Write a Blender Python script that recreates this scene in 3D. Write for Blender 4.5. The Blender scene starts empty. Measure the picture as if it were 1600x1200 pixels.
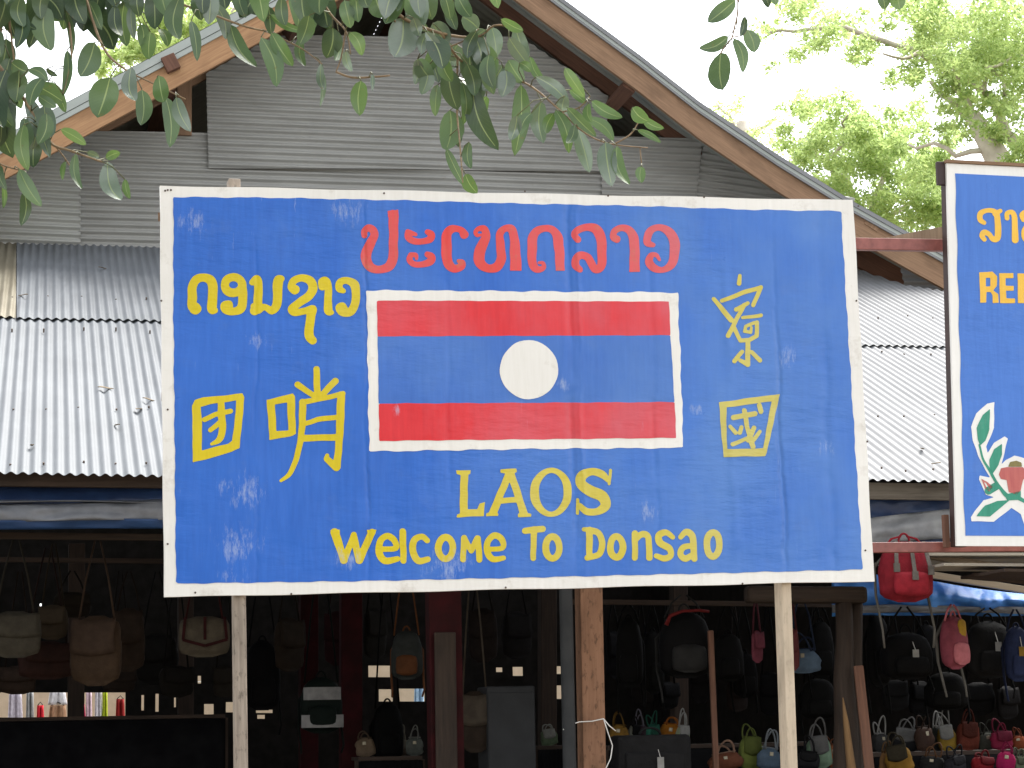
import bpy, bmesh, math, random
import numpy as np
from mathutils import Vector, Matrix, noise

random.seed(7)
R = math.radians
col = bpy.context.scene.collection
scn = bpy.context.scene

# ------------------------------------------------------------------ camera
F = 3400.0                       # focal length in pixels of the 1600 px wide photograph
EYE = Vector((0.0, 0.0, 1.55))
PITCH = math.atan(550 / F)
ROLL = R(-1.1)
cam_d = bpy.data.cameras.new('camera')
cam = bpy.data.objects.new('camera', cam_d)
col.objects.link(cam)
cam_d.sensor_width = 36.0
cam_d.lens = 36.0 * F / 1600.0
cam_d.clip_start = 0.1
cam_d.clip_end = 3000.0
CAM3 = Matrix.Rotation(R(90) + PITCH, 3, 'X') @ Matrix.Rotation(ROLL, 3, 'Z')
cam.matrix_world = Matrix.Translation(EYE) @ CAM3.to_4x4()
scn.camera = cam

# ------------------------------------------------------------------ sky, sun, exposure
SUN_EL, SUN_AZ = R(60), R(32)    # azimuth clockwise from +Y: high, ahead and to the right, behind thin cloud
world = bpy.data.worlds.new('World')
scn.world = world
world.use_nodes = True
wn = world.node_tree
sky = wn.nodes.new('ShaderNodeTexSky')
sky.sky_type = 'NISHITA'
sky.sun_disc = False
sky.sun_elevation = SUN_EL
sky.sun_rotation = SUN_AZ
sky.air_density = 1.0
sky.dust_density = 1.5
sky.ozone_density = 0.3
bg = wn.nodes['Background']
bg.inputs['Strength'].default_value = 0.15
veil = wn.nodes.new('ShaderNodeHueSaturation')      # a high, even cloud layer: little blue left in the sky
veil.inputs['Saturation'].default_value = 0.16
veil.inputs['Value'].default_value = 1.5
wn.links.new(sky.outputs[0], veil.inputs['Color'])
wn.links.new(veil.outputs[0], bg.inputs['Color'])

sun_d = bpy.data.lights.new('sun', 'SUN')
sun_d.energy = 3.4
sun_d.angle = R(35)
sun_d.color = (1.0, 0.96, 0.90)
sun = bpy.data.objects.new('sun', sun_d)
col.objects.link(sun)
sdir = Vector((math.sin(SUN_AZ) * math.cos(SUN_EL), math.cos(SUN_AZ) * math.cos(SUN_EL), math.sin(SUN_EL)))
sun.rotation_euler = sdir.to_track_quat('Z', 'Y').to_euler()
sun.location = (6, -6, 20)

vs = scn.view_settings
vs.view_transform = 'Standard'
vs.look = 'None'
vs.gamma = 1.0
vs.exposure = 1.22
scn.cycles.max_bounces = 8
scn.cycles.use_denoising = True

# ------------------------------------------------------------------ geometry helpers
def ray(px, py):
    d = CAM3 @ Vector(((px - 800) / F, (600 - py) / F, -1.0))
    return d.normalized()

def at_dist(px, py, depth):
    """point seen at a pixel of the photograph, 'depth' metres ahead (along +Y)"""
    d = ray(px, py)
    return EYE + d * (depth / d.y)

class Plane:
    def __init__(self, o, n):
        self.o, self.n = Vector(o), Vector(n).normalized()
    def hit(self, px, py):
        d = ray(px, py)
        return EYE + d * ((self.o - EYE).dot(self.n) / d.dot(self.n))

TB = R(12.5)
E1 = Vector((math.cos(TB), math.sin(TB), 0))       # along the market hall's front
E2 = Vector((-math.sin(TB), math.cos(TB), 0))      # into the hall
UP = Vector((0, 0, 1))

def B(px, py, b):
    """point on the vertical plane b metres into the hall's depth"""
    d = ray(px, py)
    return EYE + d * (b / d.dot(E2))

def abz(a, b, z):
    return E1 * a + E2 * b + UP * z

class MB:
    def __init__(self):
        self.v, self.f, self.uv, self.mi = [], [], [], []
    def add(self, vs_, fs, uvs=None, mi=0):
        k = len(self.v)
        self.v.extend([tuple(p) for p in vs_])
        for i, f in enumerate(fs):
            self.f.append([k + j for j in f])
            self.mi.append(mi)
            self.uv.append(uvs[i] if uvs else [(0.0, 0.0)] * len(f))
    def quad(self, a, b, c, d, mi=0, uv=None):
        self.add([a, b, c, d], [(0, 1, 2, 3)], [uv] if uv else None, mi)
    def beam(self, p0, p1, w, h, up=UP, mi=0, w2=None, h2=None):
        p0, p1 = Vector(p0), Vector(p1)
        t = (p1 - p0)
        L = t.length
        t.normalize()
        s = t.cross(Vector(up))
        if s.length < 1e-4:
            s = Vector((1, 0, 0))
        s.normalize()
        u = s.cross(t).normalized()
        w2 = w if w2 is None else w2
        h2 = h if h2 is None else h2
        vs_ = []
        for p, ww, hh in ((p0, w, h), (p1, w2, h2)):
            for a, b in ((-1, -1), (1, -1), (1, 1), (-1, 1)):
                vs_.append(p + s * (a * ww / 2) + u * (b * hh / 2))
        fs = [(3, 2, 1, 0), (4, 5, 6, 7)]
        off = random.random() * 10
        uvs = [[(off, 0), (off + w, 0), (off + w, h), (off, h)]] * 2
        acc = off
        for i in range(4):
            j = (i + 1) % 4
            wd = w if i % 2 == 0 else h
            fs.append((i, j, 4 + j, 4 + i))
            uvs.append([(acc, off), (acc + wd, off), (acc + wd, off + L), (acc, off + L)])
            acc += wd
        self.add(vs_, fs, uvs, mi)
    def box(self, c, sx, sy, sz, e1=Vector((1, 0, 0)), e2=Vector((0, 1, 0)), mi=0):
        c = Vector(c)
        self.beam(c - UP * sz / 2, c + UP * sz / 2, sx, sy, up=e2, mi=mi)
    def tube(self, pts, rad, n=8, mi=0, caps=True):
        pts = [Vector(p) for p in pts]
        if not isinstance(rad, (list, tuple)):
            rad = [rad] * len(pts)
        rings, uvr = [], []
        prev = None
        L = random.random() * 5
        vs_ = []
        for i, p in enumerate(pts):
            t = (pts[min(i + 1, len(pts) - 1)] - pts[max(i - 1, 0)])
            if t.length < 1e-9:
                t = Vector((0, 0, 1))
            t.normalize()
            if prev is None:
                a = Vector((0, 0, 1)) if abs(t.z) < 0.9 else Vector((1, 0, 0))
                s = t.cross(a).normalized()
            else:
                s = (prev - t * prev.dot(t))
                s = s.normalized() if s.length > 1e-6 else t.orthogonal().normalized()
            prev = s
            u = t.cross(s)
            if i:
                L += (p - pts[i - 1]).length
            uvr.append(L)
            for k in range(n):
                an = 2 * math.pi * k / n
                vs_.append(p + (s * math.cos(an) + u * math.sin(an)) * rad[i])
        fs, uvs = [], []
        for i in range(len(pts) - 1):
            for k in range(n):
                k2 = (k + 1) % n
                fs.append((i * n + k, i * n + k2, (i + 1) * n + k2, (i + 1) * n + k))
                c = 2 * math.pi * rad[i] / n
                uvs.append([(k * c, uvr[i]), ((k + 1) * c, uvr[i]), ((k + 1) * c, uvr[i + 1]), (k * c, uvr[i + 1])])
        if caps:
            fs.append(tuple(reversed(range(n))))
            uvs.append([(0, 0)] * n)
            m = (len(pts) - 1) * n
            fs.append(tuple(range(m, m + n)))
            uvs.append([(0, 0)] * n)
        self.add(vs_, fs, uvs, mi)
    def grid(self, fn, nu, nv, uvfn=None, mi=0, close_u=False):
        vs_ = [fn(i / nu, j / nv) for j in range(nv + 1) for i in range(nu + (0 if close_u else 1))]
        W = nu if close_u else nu + 1
        fs, uvs = [], []
        for j in range(nv):
            for i in range(nu):
                i2 = (i + 1) % W
                fs.append((j * W + i, j * W + i2, (j + 1) * W + i2, (j + 1) * W + i))
                q = [(i / nu, j / nv), ((i + 1) / nu, j / nv), ((i + 1) / nu, (j + 1) / nv), (i / nu, (j + 1) / nv)]
                uvs.append([uvfn(*a) for a in q] if uvfn else q)
        self.add(vs_, fs, uvs, mi)
    def build(self, name, mats, parent=None, smooth=False, bevel=0.0, solid=0.0):
        o0 = Vector(parent['_w']) if parent is not None and '_w' in parent else Vector((0, 0, 0))
        me = bpy.data.meshes.new(name)
        me.from_pydata([(p[0] - o0.x, p[1] - o0.y, p[2] - o0.z) for p in self.v], [], self.f)
        if not isinstance(mats, (list, tuple)):
            mats = [mats]
        for m in mats:
            me.materials.append(m)
        uvl = me.uv_layers.new(name='uv')
        flat = [c for f in self.uv for p in f for c in p]
        uvl.data.foreach_set('uv', flat)
        me.polygons.foreach_set('material_index', self.mi)
        if smooth:
            me.polygons.foreach_set('use_smooth', [True] * len(me.polygons))
        me.update()
        o = bpy.data.objects.new(name, me)
        col.objects.link(o)
        if parent is not None:
            o.parent = parent
            o['_w'] = tuple(o0)
        if bevel:
            md = o.modifiers.new('bevel', 'BEVEL')
            md.width = bevel
            md.segments = 2
            md.limit_method = 'ANGLE'
        if solid:
            md = o.modifiers.new('solid', 'SOLIDIFY')
            md.thickness = solid
            md.offset = 0
        return o

def tag(o, label=None, cat=None, group=None, kind=None):
    if label: o['label'] = label
    if cat: o['category'] = cat
    if group: o['group'] = group
    if kind: o['kind'] = kind
    return o

def thing(name, loc, label, cat, group=None):
    o = bpy.data.objects.new(name, None)
    o.empty_display_size = 0.2
    col.objects.link(o)
    o.location = loc
    o['_w'] = tuple(loc)
    return tag(o, label, cat, group)

# ------------------------------------------------------------------ materials
def N(nt, typ, **kw):
    n = nt.nodes.new(typ)
    for k, v in kw.items():
        if k in n.inputs:
            n.inputs[k].default_value = v
        else:
            setattr(n, k, v)
    return n

def math_n(nt, op, a, b=None, c=None, clamp=False):
    n = nt.nodes.new('ShaderNodeMath')
    n.operation = op
    n.use_clamp = clamp
    for i, x in enumerate((a, b, c)):
        if x is None:
            continue
        if isinstance(x, (int, float)):
            n.inputs[i].default_value = x
        else:
            nt.links.new(x, n.inputs[i])
    return n.outputs[0]

def mix_c(nt, fac, a, b):
    n = nt.nodes.new('ShaderNodeMix')
    n.data_type = 'RGBA'
    for s, x in ((n.inputs[0], fac), (n.inputs[6], a), (n.inputs[7], b)):
        if isinstance(x, (int, float)):
            s.default_value = x
        elif isinstance(x, tuple):
            s.default_value = (x[0], x[1], x[2], 1)
        else:
            nt.links.new(x, s)
    return n.outputs[2]

def coords(nt, kind, scale, rot=(0, 0, 0)):
    mp = nt.nodes.new('ShaderNodeMapping')
    mp.inputs['Scale'].default_value = scale
    mp.inputs['Rotation'].default_value = rot
    if kind == 'pos':
        g = nt.nodes.new('ShaderNodeNewGeometry')
        nt.links.new(g.outputs['Position'], mp.inputs[0])
    else:
        t = nt.nodes.new('ShaderNodeTexCoord')
        nt.links.new(t.outputs['UV' if kind == 'uv' else 'Object'], mp.inputs[0])
    return mp.outputs[0]

def noise_n(nt, vec, scale, detail=4, rough=0.55):
    n = nt.nodes.new('ShaderNodeTexNoise')
    n.inputs['Scale'].default_value = scale
    n.inputs['Detail'].default_value = detail
    n.inputs['Roughness'].default_value = rough
    nt.links.new(vec, n.inputs['Vector'])
    return n.outputs['Fac']

def ramp(nt, fac, p0, p1):
    n = nt.nodes.new('ShaderNodeMapRange')
    n.inputs[1].default_value = p0
    n.inputs[2].default_value = p1
    nt.links.new(fac, n.inputs[0])
    return n.outputs[0]

def base_mat(name):
    m = bpy.data.materials.new(name)
    m.use_nodes = True
    nt = m.node_tree
    return m, nt, nt.nodes['Principled BSDF']

def mk(name, c, c2=None, rough=0.6, spec=0.4, metal=0.0, kind='pos', scale=(1, 1, 1), nscale=6.0,
       bump=0.0, bscale=None, contrast=(0.35, 0.65), dirt=None, dirt_amt=0.5, dirt_scale=1.5, sheen=0.0):
    m, nt, b = base_mat(name)
    vec = coords(nt, kind, scale)
    f = noise_n(nt, vec, nscale)
    c2 = c2 or tuple(x * 0.75 for x in c)
    cc = mix_c(nt, ramp(nt, f, *contrast), c2, c)
    if dirt:
        d = noise_n(nt, coords(nt, kind, scale), dirt_scale, 6, 0.65)
        dm = math_n(nt, 'MULTIPLY', ramp(nt, d, 0.5, 0.72), dirt_amt, clamp=True)
        cc = mix_c(nt, dm, cc, dirt)
    nt.links.new(cc, b.inputs['Base Color'])
    b.inputs['Roughness'].default_value = rough
    b.inputs['Specular IOR Level'].default_value = spec
    b.inputs['Metallic'].default_value = metal
    if bump:
        bn = nt.nodes.new('ShaderNodeBump')
        bn.inputs['Strength'].default_value = bump
        bn.inputs['Distance'].default_value = 0.01
        nt.links.new(noise_n(nt, coords(nt, kind, scale), bscale or nscale * 3, 5), bn.inputs['Height'])
        nt.links.new(bn.outputs[0], b.inputs['Normal'])
    return m

def wood(name, c, c2, bump=0.5, rough=0.75, spots=0.0):
    m, nt, b = base_mat(name)
    f = noise_n(nt, coords(nt, 'uv', (30, 1.6, 1)), 1.6, 6, 0.6)
    g = noise_n(nt, coords(nt, 'uv', (5, 2, 1)), 1.0, 4)
    cc = mix_c(nt, ramp(nt, f, 0.3, 0.7), c2, c)
    cc = mix_c(nt, math_n(nt, 'MULTIPLY', ramp(nt, g, 0.5, 0.75), 0.55, clamp=True), cc, tuple(x * 0.45 for x in c2))
    if spots:
        sp = noise_n(nt, coords(nt, 'uv', (28, 12, 1)), 1.0, 5, 0.65)
        cc = mix_c(nt, math_n(nt, 'MULTIPLY', ramp(nt, sp, 0.54, 0.66), spots, clamp=True), cc, tuple(x * 0.35 for x in c2))
    nt.links.new(cc, b.inputs['Base Color'])
    b.inputs['Roughness'].default_value = rough
    b.inputs['Specular IOR Level'].default_value = 0.25
    bn = nt.nodes.new('ShaderNodeBump')
    bn.inputs['Strength'].default_value = bump
    bn.inputs['Distance'].default_value = 0.004
    nt.links.new(f, bn.inputs['Height'])
    nt.links.new(bn.outputs[0], b.inputs['Normal'])
    return m

SCUFFS = []  # pale rubbed spots on the big sign (u, v, radius)
FOLDS = []   # (u position, strength) of the creases in the big sign's canvas, filled in below

def sign_paint(name, c, c2=None, rough=0.32, scratch=0.5, wrinkle=1.0, dirt=(0.35, 0.33, 0.30), dirt_amt=0.25, folds=True, fade_sheen=0.85):
    """hand-brushed gloss paint on a creased canvas; uv is in metres on the board"""
    m, nt, b = base_mat(name)
    uv = coords(nt, 'uv', (1, 1, 1))
    c2 = c2 or tuple(x * 0.86 for x in c)
    br = noise_n(nt, coords(nt, 'uv', (26, 2.2, 1)), 1.5, 5, 0.6)          # vertical brush strokes
    lo = noise_n(nt, uv, 1.3, 4, 0.55)
    cc = mix_c(nt, ramp(nt, br, 0.3, 0.7), c2, c)
    cc = mix_c(nt, math_n(nt, 'MULTIPLY', ramp(nt, lo, 0.42, 0.7), 0.30, clamp=True), cc, tuple(min(1, x * 1.2 + 0.008) for x in c))
    if scratch:
        s = noise_n(nt, coords(nt, 'uv', (40, 3.0, 1)), 1.0, 7, 0.72)
        s2 = noise_n(nt, uv, 1.7, 3, 0.6)
        sm = math_n(nt, 'MULTIPLY', ramp(nt, s, 0.62, 0.72), ramp(nt, s2, 0.50, 0.66), clamp=True)
        cc = mix_c(nt, math_n(nt, 'MULTIPLY', sm, scratch, clamp=True), cc, (0.42, 0.50, 0.68))
    sep = nt.nodes.new('ShaderNodeSeparateXYZ')
    nt.links.new(uv, sep.inputs[0])
    U, V = sep.outputs[0], sep.outputs[1]
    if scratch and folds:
        # chalky cloudy patches; their growth to the right is sky sheen put into colour
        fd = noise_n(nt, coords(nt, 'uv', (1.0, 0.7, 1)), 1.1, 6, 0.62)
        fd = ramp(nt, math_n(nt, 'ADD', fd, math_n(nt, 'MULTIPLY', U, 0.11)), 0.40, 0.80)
        cc = mix_c(nt, math_n(nt, 'MULTIPLY', fd, fade_sheen, clamp=True), cc, tuple(0.72 * x + y for x, y in zip(c, (0.075, 0.125, 0.16))))
        acc = None
        for (su, sv, sr) in SCUFFS:
            du = math_n(nt, 'DIVIDE', math_n(nt, 'SUBTRACT', U, su), sr)
            dv = math_n(nt, 'DIVIDE', math_n(nt, 'SUBTRACT', V, sv), sr * 0.9)
            r2 = math_n(nt, 'ADD', math_n(nt, 'MULTIPLY', du, du), math_n(nt, 'MULTIPLY', dv, dv))
            gs = math_n(nt, 'EXPONENT', math_n(nt, 'MULTIPLY', r2, -1.0))
            acc = gs if acc is None else math_n(nt, 'MAXIMUM', acc, gs)
        if acc is not None:
            sn = noise_n(nt, coords(nt, 'uv', (13, 3.5, 1)), 2.2, 8, 0.78)
            sm2 = ramp(nt, math_n(nt, 'ADD', sn, math_n(nt, 'MULTIPLY', acc, 0.22)), 0.66, 0.86)
            cc = mix_c(nt, math_n(nt, 'MULTIPLY', math_n(nt, 'MULTIPLY', sm2, acc), 0.75, clamp=True), cc, (0.40, 0.47, 0.64))
    d = noise_n(nt, coords(nt, 'uv', (3, 3, 1)), 1.6, 8, 0.7)
    cc = mix_c(nt, math_n(nt, 'MULTIPLY', ramp(nt, d, 0.56, 0.75), dirt_amt, clamp=True), cc, dirt)
    nt.links.new(cc, b.inputs['Base Color'])
    rr = noise_n(nt, uv, 4.0, 4)
    nt.links.new(math_n(nt, 'ADD', math_n(nt, 'MULTIPLY', rr, 0.25), rough - 0.12), b.inputs['Roughness'])
    b.inputs['Specular IOR Level'].default_value = 0.32
    # creases
    h = math_n(nt, 'MULTIPLY', noise_n(nt, coords(nt, 'uv', (2.2, 7, 1)), 1.2, 4, 0.6), 0.75)
    h = math_n(nt, 'MULTIPLY', h, ramp(nt, noise_n(nt, uv, 0.9, 3), 0.4, 0.65))
    h = math_n(nt, 'ADD', h, math_n(nt, 'MULTIPLY', noise_n(nt, coords(nt, 'uv', (3.2, 0.6, 1)), 1.0, 3, 0.5), 0.9))
    h = math_n(nt, 'ADD', h, math_n(nt, 'MULTIPLY', br, 0.025))
    if folds:
        wig = math_n(nt, 'MULTIPLY', math_n(nt, 'SUBTRACT', noise_n(nt, coords(nt, 'uv', (0.01, 1.8, 1)), 1.0, 4), 0.5), 0.10)
        for (u0, st, wd) in FOLDS:
            x = math_n(nt, 'DIVIDE', math_n(nt, 'SUBTRACT', math_n(nt, 'ADD', U, wig), u0), wd)
            g = math_n(nt, 'EXPONENT', math_n(nt, 'MULTIPLY', math_n(nt, 'MULTIPLY', x, x), -1.0))
            brk = ramp(nt, noise_n(nt, coords(nt, 'uv', (0.8, 1.5, 1)), 1.0, 3), 0.36, 0.60)
            h = math_n(nt, 'ADD', h, math_n(nt, 'MULTIPLY', math_n(nt, 'MULTIPLY', g, brk), st * 0.7))
    bn = nt.nodes.new('ShaderNodeBump')
    bn.inputs['Strength'].default_value = 0.55 * wrinkle
    bn.inputs['Distance'].default_value = 0.03
    nt.links.new(h, bn.inputs['Height'])
    nt.links.new(bn.outputs[0], b.inputs['Normal'])
    return m

def iron(name, c, c2, rough=0.45, metal=0.35, rust=0.25, streak=(0.4, 6, 0.4), sheetvar=True):
    """weathered galvanised sheet; uv.x across the ribs, uv.y along them, in metres"""
    m, nt, b = base_mat(name)
    f = noise_n(nt, coords(nt, 'uv', (5, 0.9, 1)), 1.4, 6, 0.65)
    cc = mix_c(nt, ramp(nt, f, 0.3, 0.7), c2, c)
    f2 = noise_n(nt, coords(nt, 'uv', (1, 1, 1)), 0.9, 4)
    cc = mix_c(nt, math_n(nt, 'MULTIPLY', ramp(nt, f2, 0.45, 0.7), 0.5, clamp=True), cc, tuple(x * 0.8 for x in c2))
    r = noise_n(nt, coords(nt, 'uv', (8, 5, 1)), 1.2, 8, 0.75)
    cc = mix_c(nt, math_n(nt, 'MULTIPLY', ramp(nt, r, 0.60, 0.74), rust, clamp=True), cc, (0.17, 0.10, 0.055))
    nt.links.new(cc, b.inputs['Base Color'])
    b.inputs['Metallic'].default_value = metal
    b.inputs['Specular IOR Level'].default_value = 0.2
    nt.links.new(math_n(nt, 'ADD', math_n(nt, 'MULTIPLY', f, 0.3), rough - 0.05), b.inputs['Roughness'])
    bn = nt.nodes.new('ShaderNodeBump')
    bn.inputs['Strength'].default_value = 0.15
    bn.inputs['Distance'].default_value = 0.01
    nt.links.new(noise_n(nt, coords(nt, 'uv', (4, 2, 1)), 2, 4), bn.inputs['Height'])
    nt.links.new(bn.outputs[0], b.inputs['Normal'])
    return m

def leaf_mat(name, c, c_under, trans=0.35, rough=0.35, spec=0.5, vein=True):
    m, nt, b = base_mat(name)
    f = noise_n(nt, coords(nt, 'pos', (1, 1, 1)), 9.0, 3)
    c1 = mix_c(nt, ramp(nt, f, 0.3, 0.7), tuple(x * 0.72 for x in c), c)
    g = nt.nodes.new('ShaderNodeNewGeometry')
    cc = mix_c(nt, g.outputs['Backfacing'], c1, c_under)
    if vein:
        sep = nt.nodes.new('ShaderNodeSeparateXYZ')
        nt.links.new(coords(nt, 'uv', (1, 1, 1)), sep.inputs[0])
        dm = math_n(nt, 'ABSOLUTE', math_n(nt, 'SUBTRACT', sep.outputs[0], 0.5))
        v1 = math_n(nt, 'LESS_THAN', dm, 0.028)
        w = math_n(nt, 'SINE', math_n(nt, 'MULTIPLY', math_n(nt, 'SUBTRACT', sep.outputs[1], math_n(nt, 'MULTIPLY', dm, 0.5)), 70.0))
        v2 = math_n(nt, 'MULTIPLY', math_n(nt, 'GREATER_THAN', w, 0.95), 0.07)
        cc = mix_c(nt, math_n(nt, 'MAXIMUM', math_n(nt, 'MULTIPLY', v1, 0.75), v2), cc, (0.30, 0.36, 0.16))
    if vein:
        bl = noise_n(nt, coords(nt, 'pos', (1, 1, 1)), 55.0, 4, 0.6)
        cc = mix_c(nt, math_n(nt, 'MULTIPLY', ramp(nt, bl, 0.66, 0.72), 0.6, clamp=True), cc, (0.13, 0.10, 0.04))
    nt.links.new(cc, b.inputs['Base Color'])
    b.inputs['Roughness'].default_value = rough
    b.inputs['Specular IOR Level'].default_value = spec
    tr = nt.nodes.new('ShaderNodeBsdfTranslucent')
    nt.links.new(mix_c(nt, 0.5, cc, (0.60, 0.70, 0.34) if not vein else (0.20, 0.30, 0.07)), tr.inputs['Color'])
    mx = nt.nodes.new('ShaderNodeMixShader')
    mx.inputs[0].default_value = trans
    nt.links.new(b.outputs[0], mx.inputs[1])
    nt.links.new(tr.outputs[0], mx.inputs[2])
    nt.links.new(mx.outputs[0], nt.nodes['Material Output'].inputs['Surface'])
    return m

M_wood_orange = wood('timber_orange', (0.42, 0.25, 0.13), (0.29, 0.16, 0.085))
M_wood_brown = wood('timber_brown', (0.29, 0.18, 0.11), (0.19, 0.115, 0.07))
M_wood_red = wood('timber_reddish', (0.17, 0.085, 0.055), (0.10, 0.05, 0.035))
M_wood_grey = wood('timber_grey', (0.20, 0.185, 0.16), (0.12, 0.105, 0.09))
M_wood_pale = wood('timber_pale', (0.52, 0.44, 0.34), (0.40, 0.33, 0.25))
M_wood_tan = wood('timber_tan', (0.34, 0.27, 0.19), (0.24, 0.18, 0.12))
M_wood_dark = wood('timber_dark', (0.06, 0.04, 0.03), (0.035, 0.025, 0.02))
M_post_l = wood('post_weathered', (0.40, 0.34, 0.28), (0.22, 0.18, 0.145), spots=0.7)
M_post_r = wood('post_fresh', (0.60, 0.50, 0.38), (0.48, 0.39, 0.29), spots=0.25)
M_log = wood('log_bark', (0.042, 0.028, 0.020), (0.02, 0.014, 0.011), bump=1.0)
M_gash = wood('split_wood', (0.22, 0.13, 0.055), (0.14, 0.08, 0.04))
M_pillar = wood('pillar_wood', (0.26, 0.14, 0.085), (0.19, 0.10, 0.058), spots=0.7)
M_redpost = mk('red_painted_wood', (0.036, 0.006, 0.0075), (0.02, 0.005, 0.0055), rough=0.7, spec=0.08)
M_rail = mk('red_oxide_steel', (0.30, 0.10, 0.085), (0.20, 0.065, 0.055), rough=0.45, nscale=14, dirt=(0.10, 0.05, 0.04))
M_rail_dark = mk('dark_brown_paint', (0.055, 0.028, 0.024), (0.035, 0.018, 0.016), rough=0.5)
M_gable = iron('galvanised_old', (0.345, 0.345, 0.328), (0.28, 0.28, 0.265), rust=0.32, metal=0.15)
M_gable2 = iron('galvanised_light', (0.42, 0.425, 0.40), (0.37, 0.375, 0.355), rust=0.08, metal=0.2)
M_awn = iron('galvanised_pale', (0.165, 0.177, 0.190), (0.12, 0.13, 0.142), rust=0.12, metal=0.1, rough=0.5)
M_awn_old = iron('galvanised_stained', (0.22, 0.20, 0.15), (0.15, 0.13, 0.09), rust=0.35, metal=0.2)
M_awn_w = iron('galvanised_white', (0.235, 0.24, 0.248), (0.18, 0.185, 0.192), rust=0.08, metal=0.1, rough=0.5)
M_flash = iron('ridge_flashing', (0.38, 0.41, 0.385), (0.30, 0.33, 0.31), rust=0.05, metal=0.2)
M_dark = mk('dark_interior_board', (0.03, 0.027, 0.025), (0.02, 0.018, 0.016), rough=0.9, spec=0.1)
M_floor = mk('packed_earth', (0.12, 0.09, 0.065), (0.08, 0.06, 0.045), rough=0.95, spec=0.1)
M_ground = mk('dry_earth', (0.17, 0.145, 0.11), (0.12, 0.10, 0.075), rough=0.95, spec=0.1, nscale=0.6)
M_tarp_navy = mk('tarp_navy', (0.02, 0.045, 0.12), (0.014, 0.03, 0.085), rough=0.4, bump=0.5, bscale=9)
M_tarp_grey = mk('tarp_grey', (0.20, 0.215, 0.245), (0.14, 0.15, 0.175), rough=0.5, bump=0.6, bscale=9)
M_tarp_hem = mk('tarp_dull_blue', (0.02, 0.06, 0.17), (0.015, 0.045, 0.13), rough=0.5, bump=0.5, bscale=9)
M_tarp_pale = mk('tarp_pale_grey', (0.30, 0.32, 0.345), (0.21, 0.225, 0.25), rough=0.5, bump=0.6, bscale=9)
M_tarp_blue = mk('tarp_blue', (0.08, 0.30, 0.80), (0.05, 0.20, 0.65), rough=0.5, bump=0.8, bscale=7)
M_string = mk('white_string', (0.75, 0.75, 0.72), rough=0.7)
M_pipe = mk('grey_pipe', (0.036, 0.038, 0.04), (0.026, 0.028, 0.03), rough=0.6, spec=0.12)
M_cabinet = mk('grey_enamel', (0.040, 0.042, 0.046), (0.032, 0.034, 0.037), rough=0.5, spec=0.12)
M_plaster = mk('cream_plaster', (0.62, 0.50, 0.36), (0.55, 0.44, 0.31), rough=0.9)
M_stalk = mk('leaf_stalk', (0.13, 0.14, 0.06), (0.09, 0.085, 0.045), rough=0.6)
M_litter = mk('dry_leaf', (0.16, 0.115, 0.06), (0.10, 0.07, 0.035), rough=0.8, nscale=30)
M_twig = mk('twig_bark', (0.27, 0.19, 0.11), (0.17, 0.12, 0.075), rough=0.8, nscale=40)
M_bark = mk('pale_bark', (0.55, 0.50, 0.42), (0.40, 0.35, 0.29), rough=0.9, nscale=3, bump=0.6)
M_barkd = mk('fig_bark', (0.20, 0.17, 0.14), (0.13, 0.11, 0.09), rough=0.9, nscale=8, bump=0.6)
M_leaf = [leaf_mat('fig_leaf_dark', (0.030, 0.062, 0.032), (0.06, 0.10, 0.05), trans=0.10),
          leaf_mat('fig_leaf_mid', (0.068, 0.122, 0.060), (0.10, 0.16, 0.085), trans=0.22),
          leaf_mat('fig_leaf_young', (0.075, 0.145, 0.045), (0.11, 0.18, 0.065), trans=0.25),
          leaf_mat('fig_leaf_glossy', (0.14, 0.19, 0.145), (0.145, 0.20, 0.135), trans=0.10, rough=0.25, spec=0.9)]
M_fol_a = leaf_mat('canopy_yellow_green', (0.354, 0.472, 0.118), (0.401, 0.519, 0.142), trans=0.7, vein=False, spec=0.3)
M_fol_b = leaf_mat('canopy_green', (0.260, 0.401, 0.094), (0.307, 0.448, 0.118), trans=0.7, vein=False, spec=0.3)
M_fol_c = leaf_mat('canopy_deep', (0.142, 0.260, 0.059), (0.177, 0.295, 0.071), trans=0.65, vein=False, spec=0.3)

# ------------------------------------------------------------------ ground
g = MB()
for S, n in ((900, 12),):
    g.grid(lambda u, v: ((u - 0.5) * 2 * S, (v - 0.5) * 2 * S, 0.0), n, n)
tag(g.build('ground', M_ground), 'dry trodden earth in front of the market hall', kind='structure')

# ------------------------------------------------------------------ flat hand-painted shapes (distance field -> clean mesh)
def wob(x, y, amp):
    return (amp * (np.sin(x * 0.11 + y * 0.07) + 0.6 * np.sin(y * 0.23 - x * 0.05 + 1.3)),
            amp * (np.sin(y * 0.12 - x * 0.08 + 2.1) + 0.6 * np.sin(x * 0.19 + 0.4)))

def sd_stroke(X, Y, pts):
    best = np.full(X.shape, 1e9)
    for (x0, y0, w0), (x1, y1, w1) in zip(pts[:-1], pts[1:]):
        dx, dy = x1 - x0, y1 - y0
        l2 = dx * dx + dy * dy + 1e-9
        t = np.clip(((X - x0) * dx + (Y - y0) * dy) / l2, 0, 1)
        d = np.hypot(X - x0 - t * dx, Y - y0 - t * dy) - (w0 + (w1 - w0) * t) / 2
        best = np.minimum(best, d)
    return best

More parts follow.
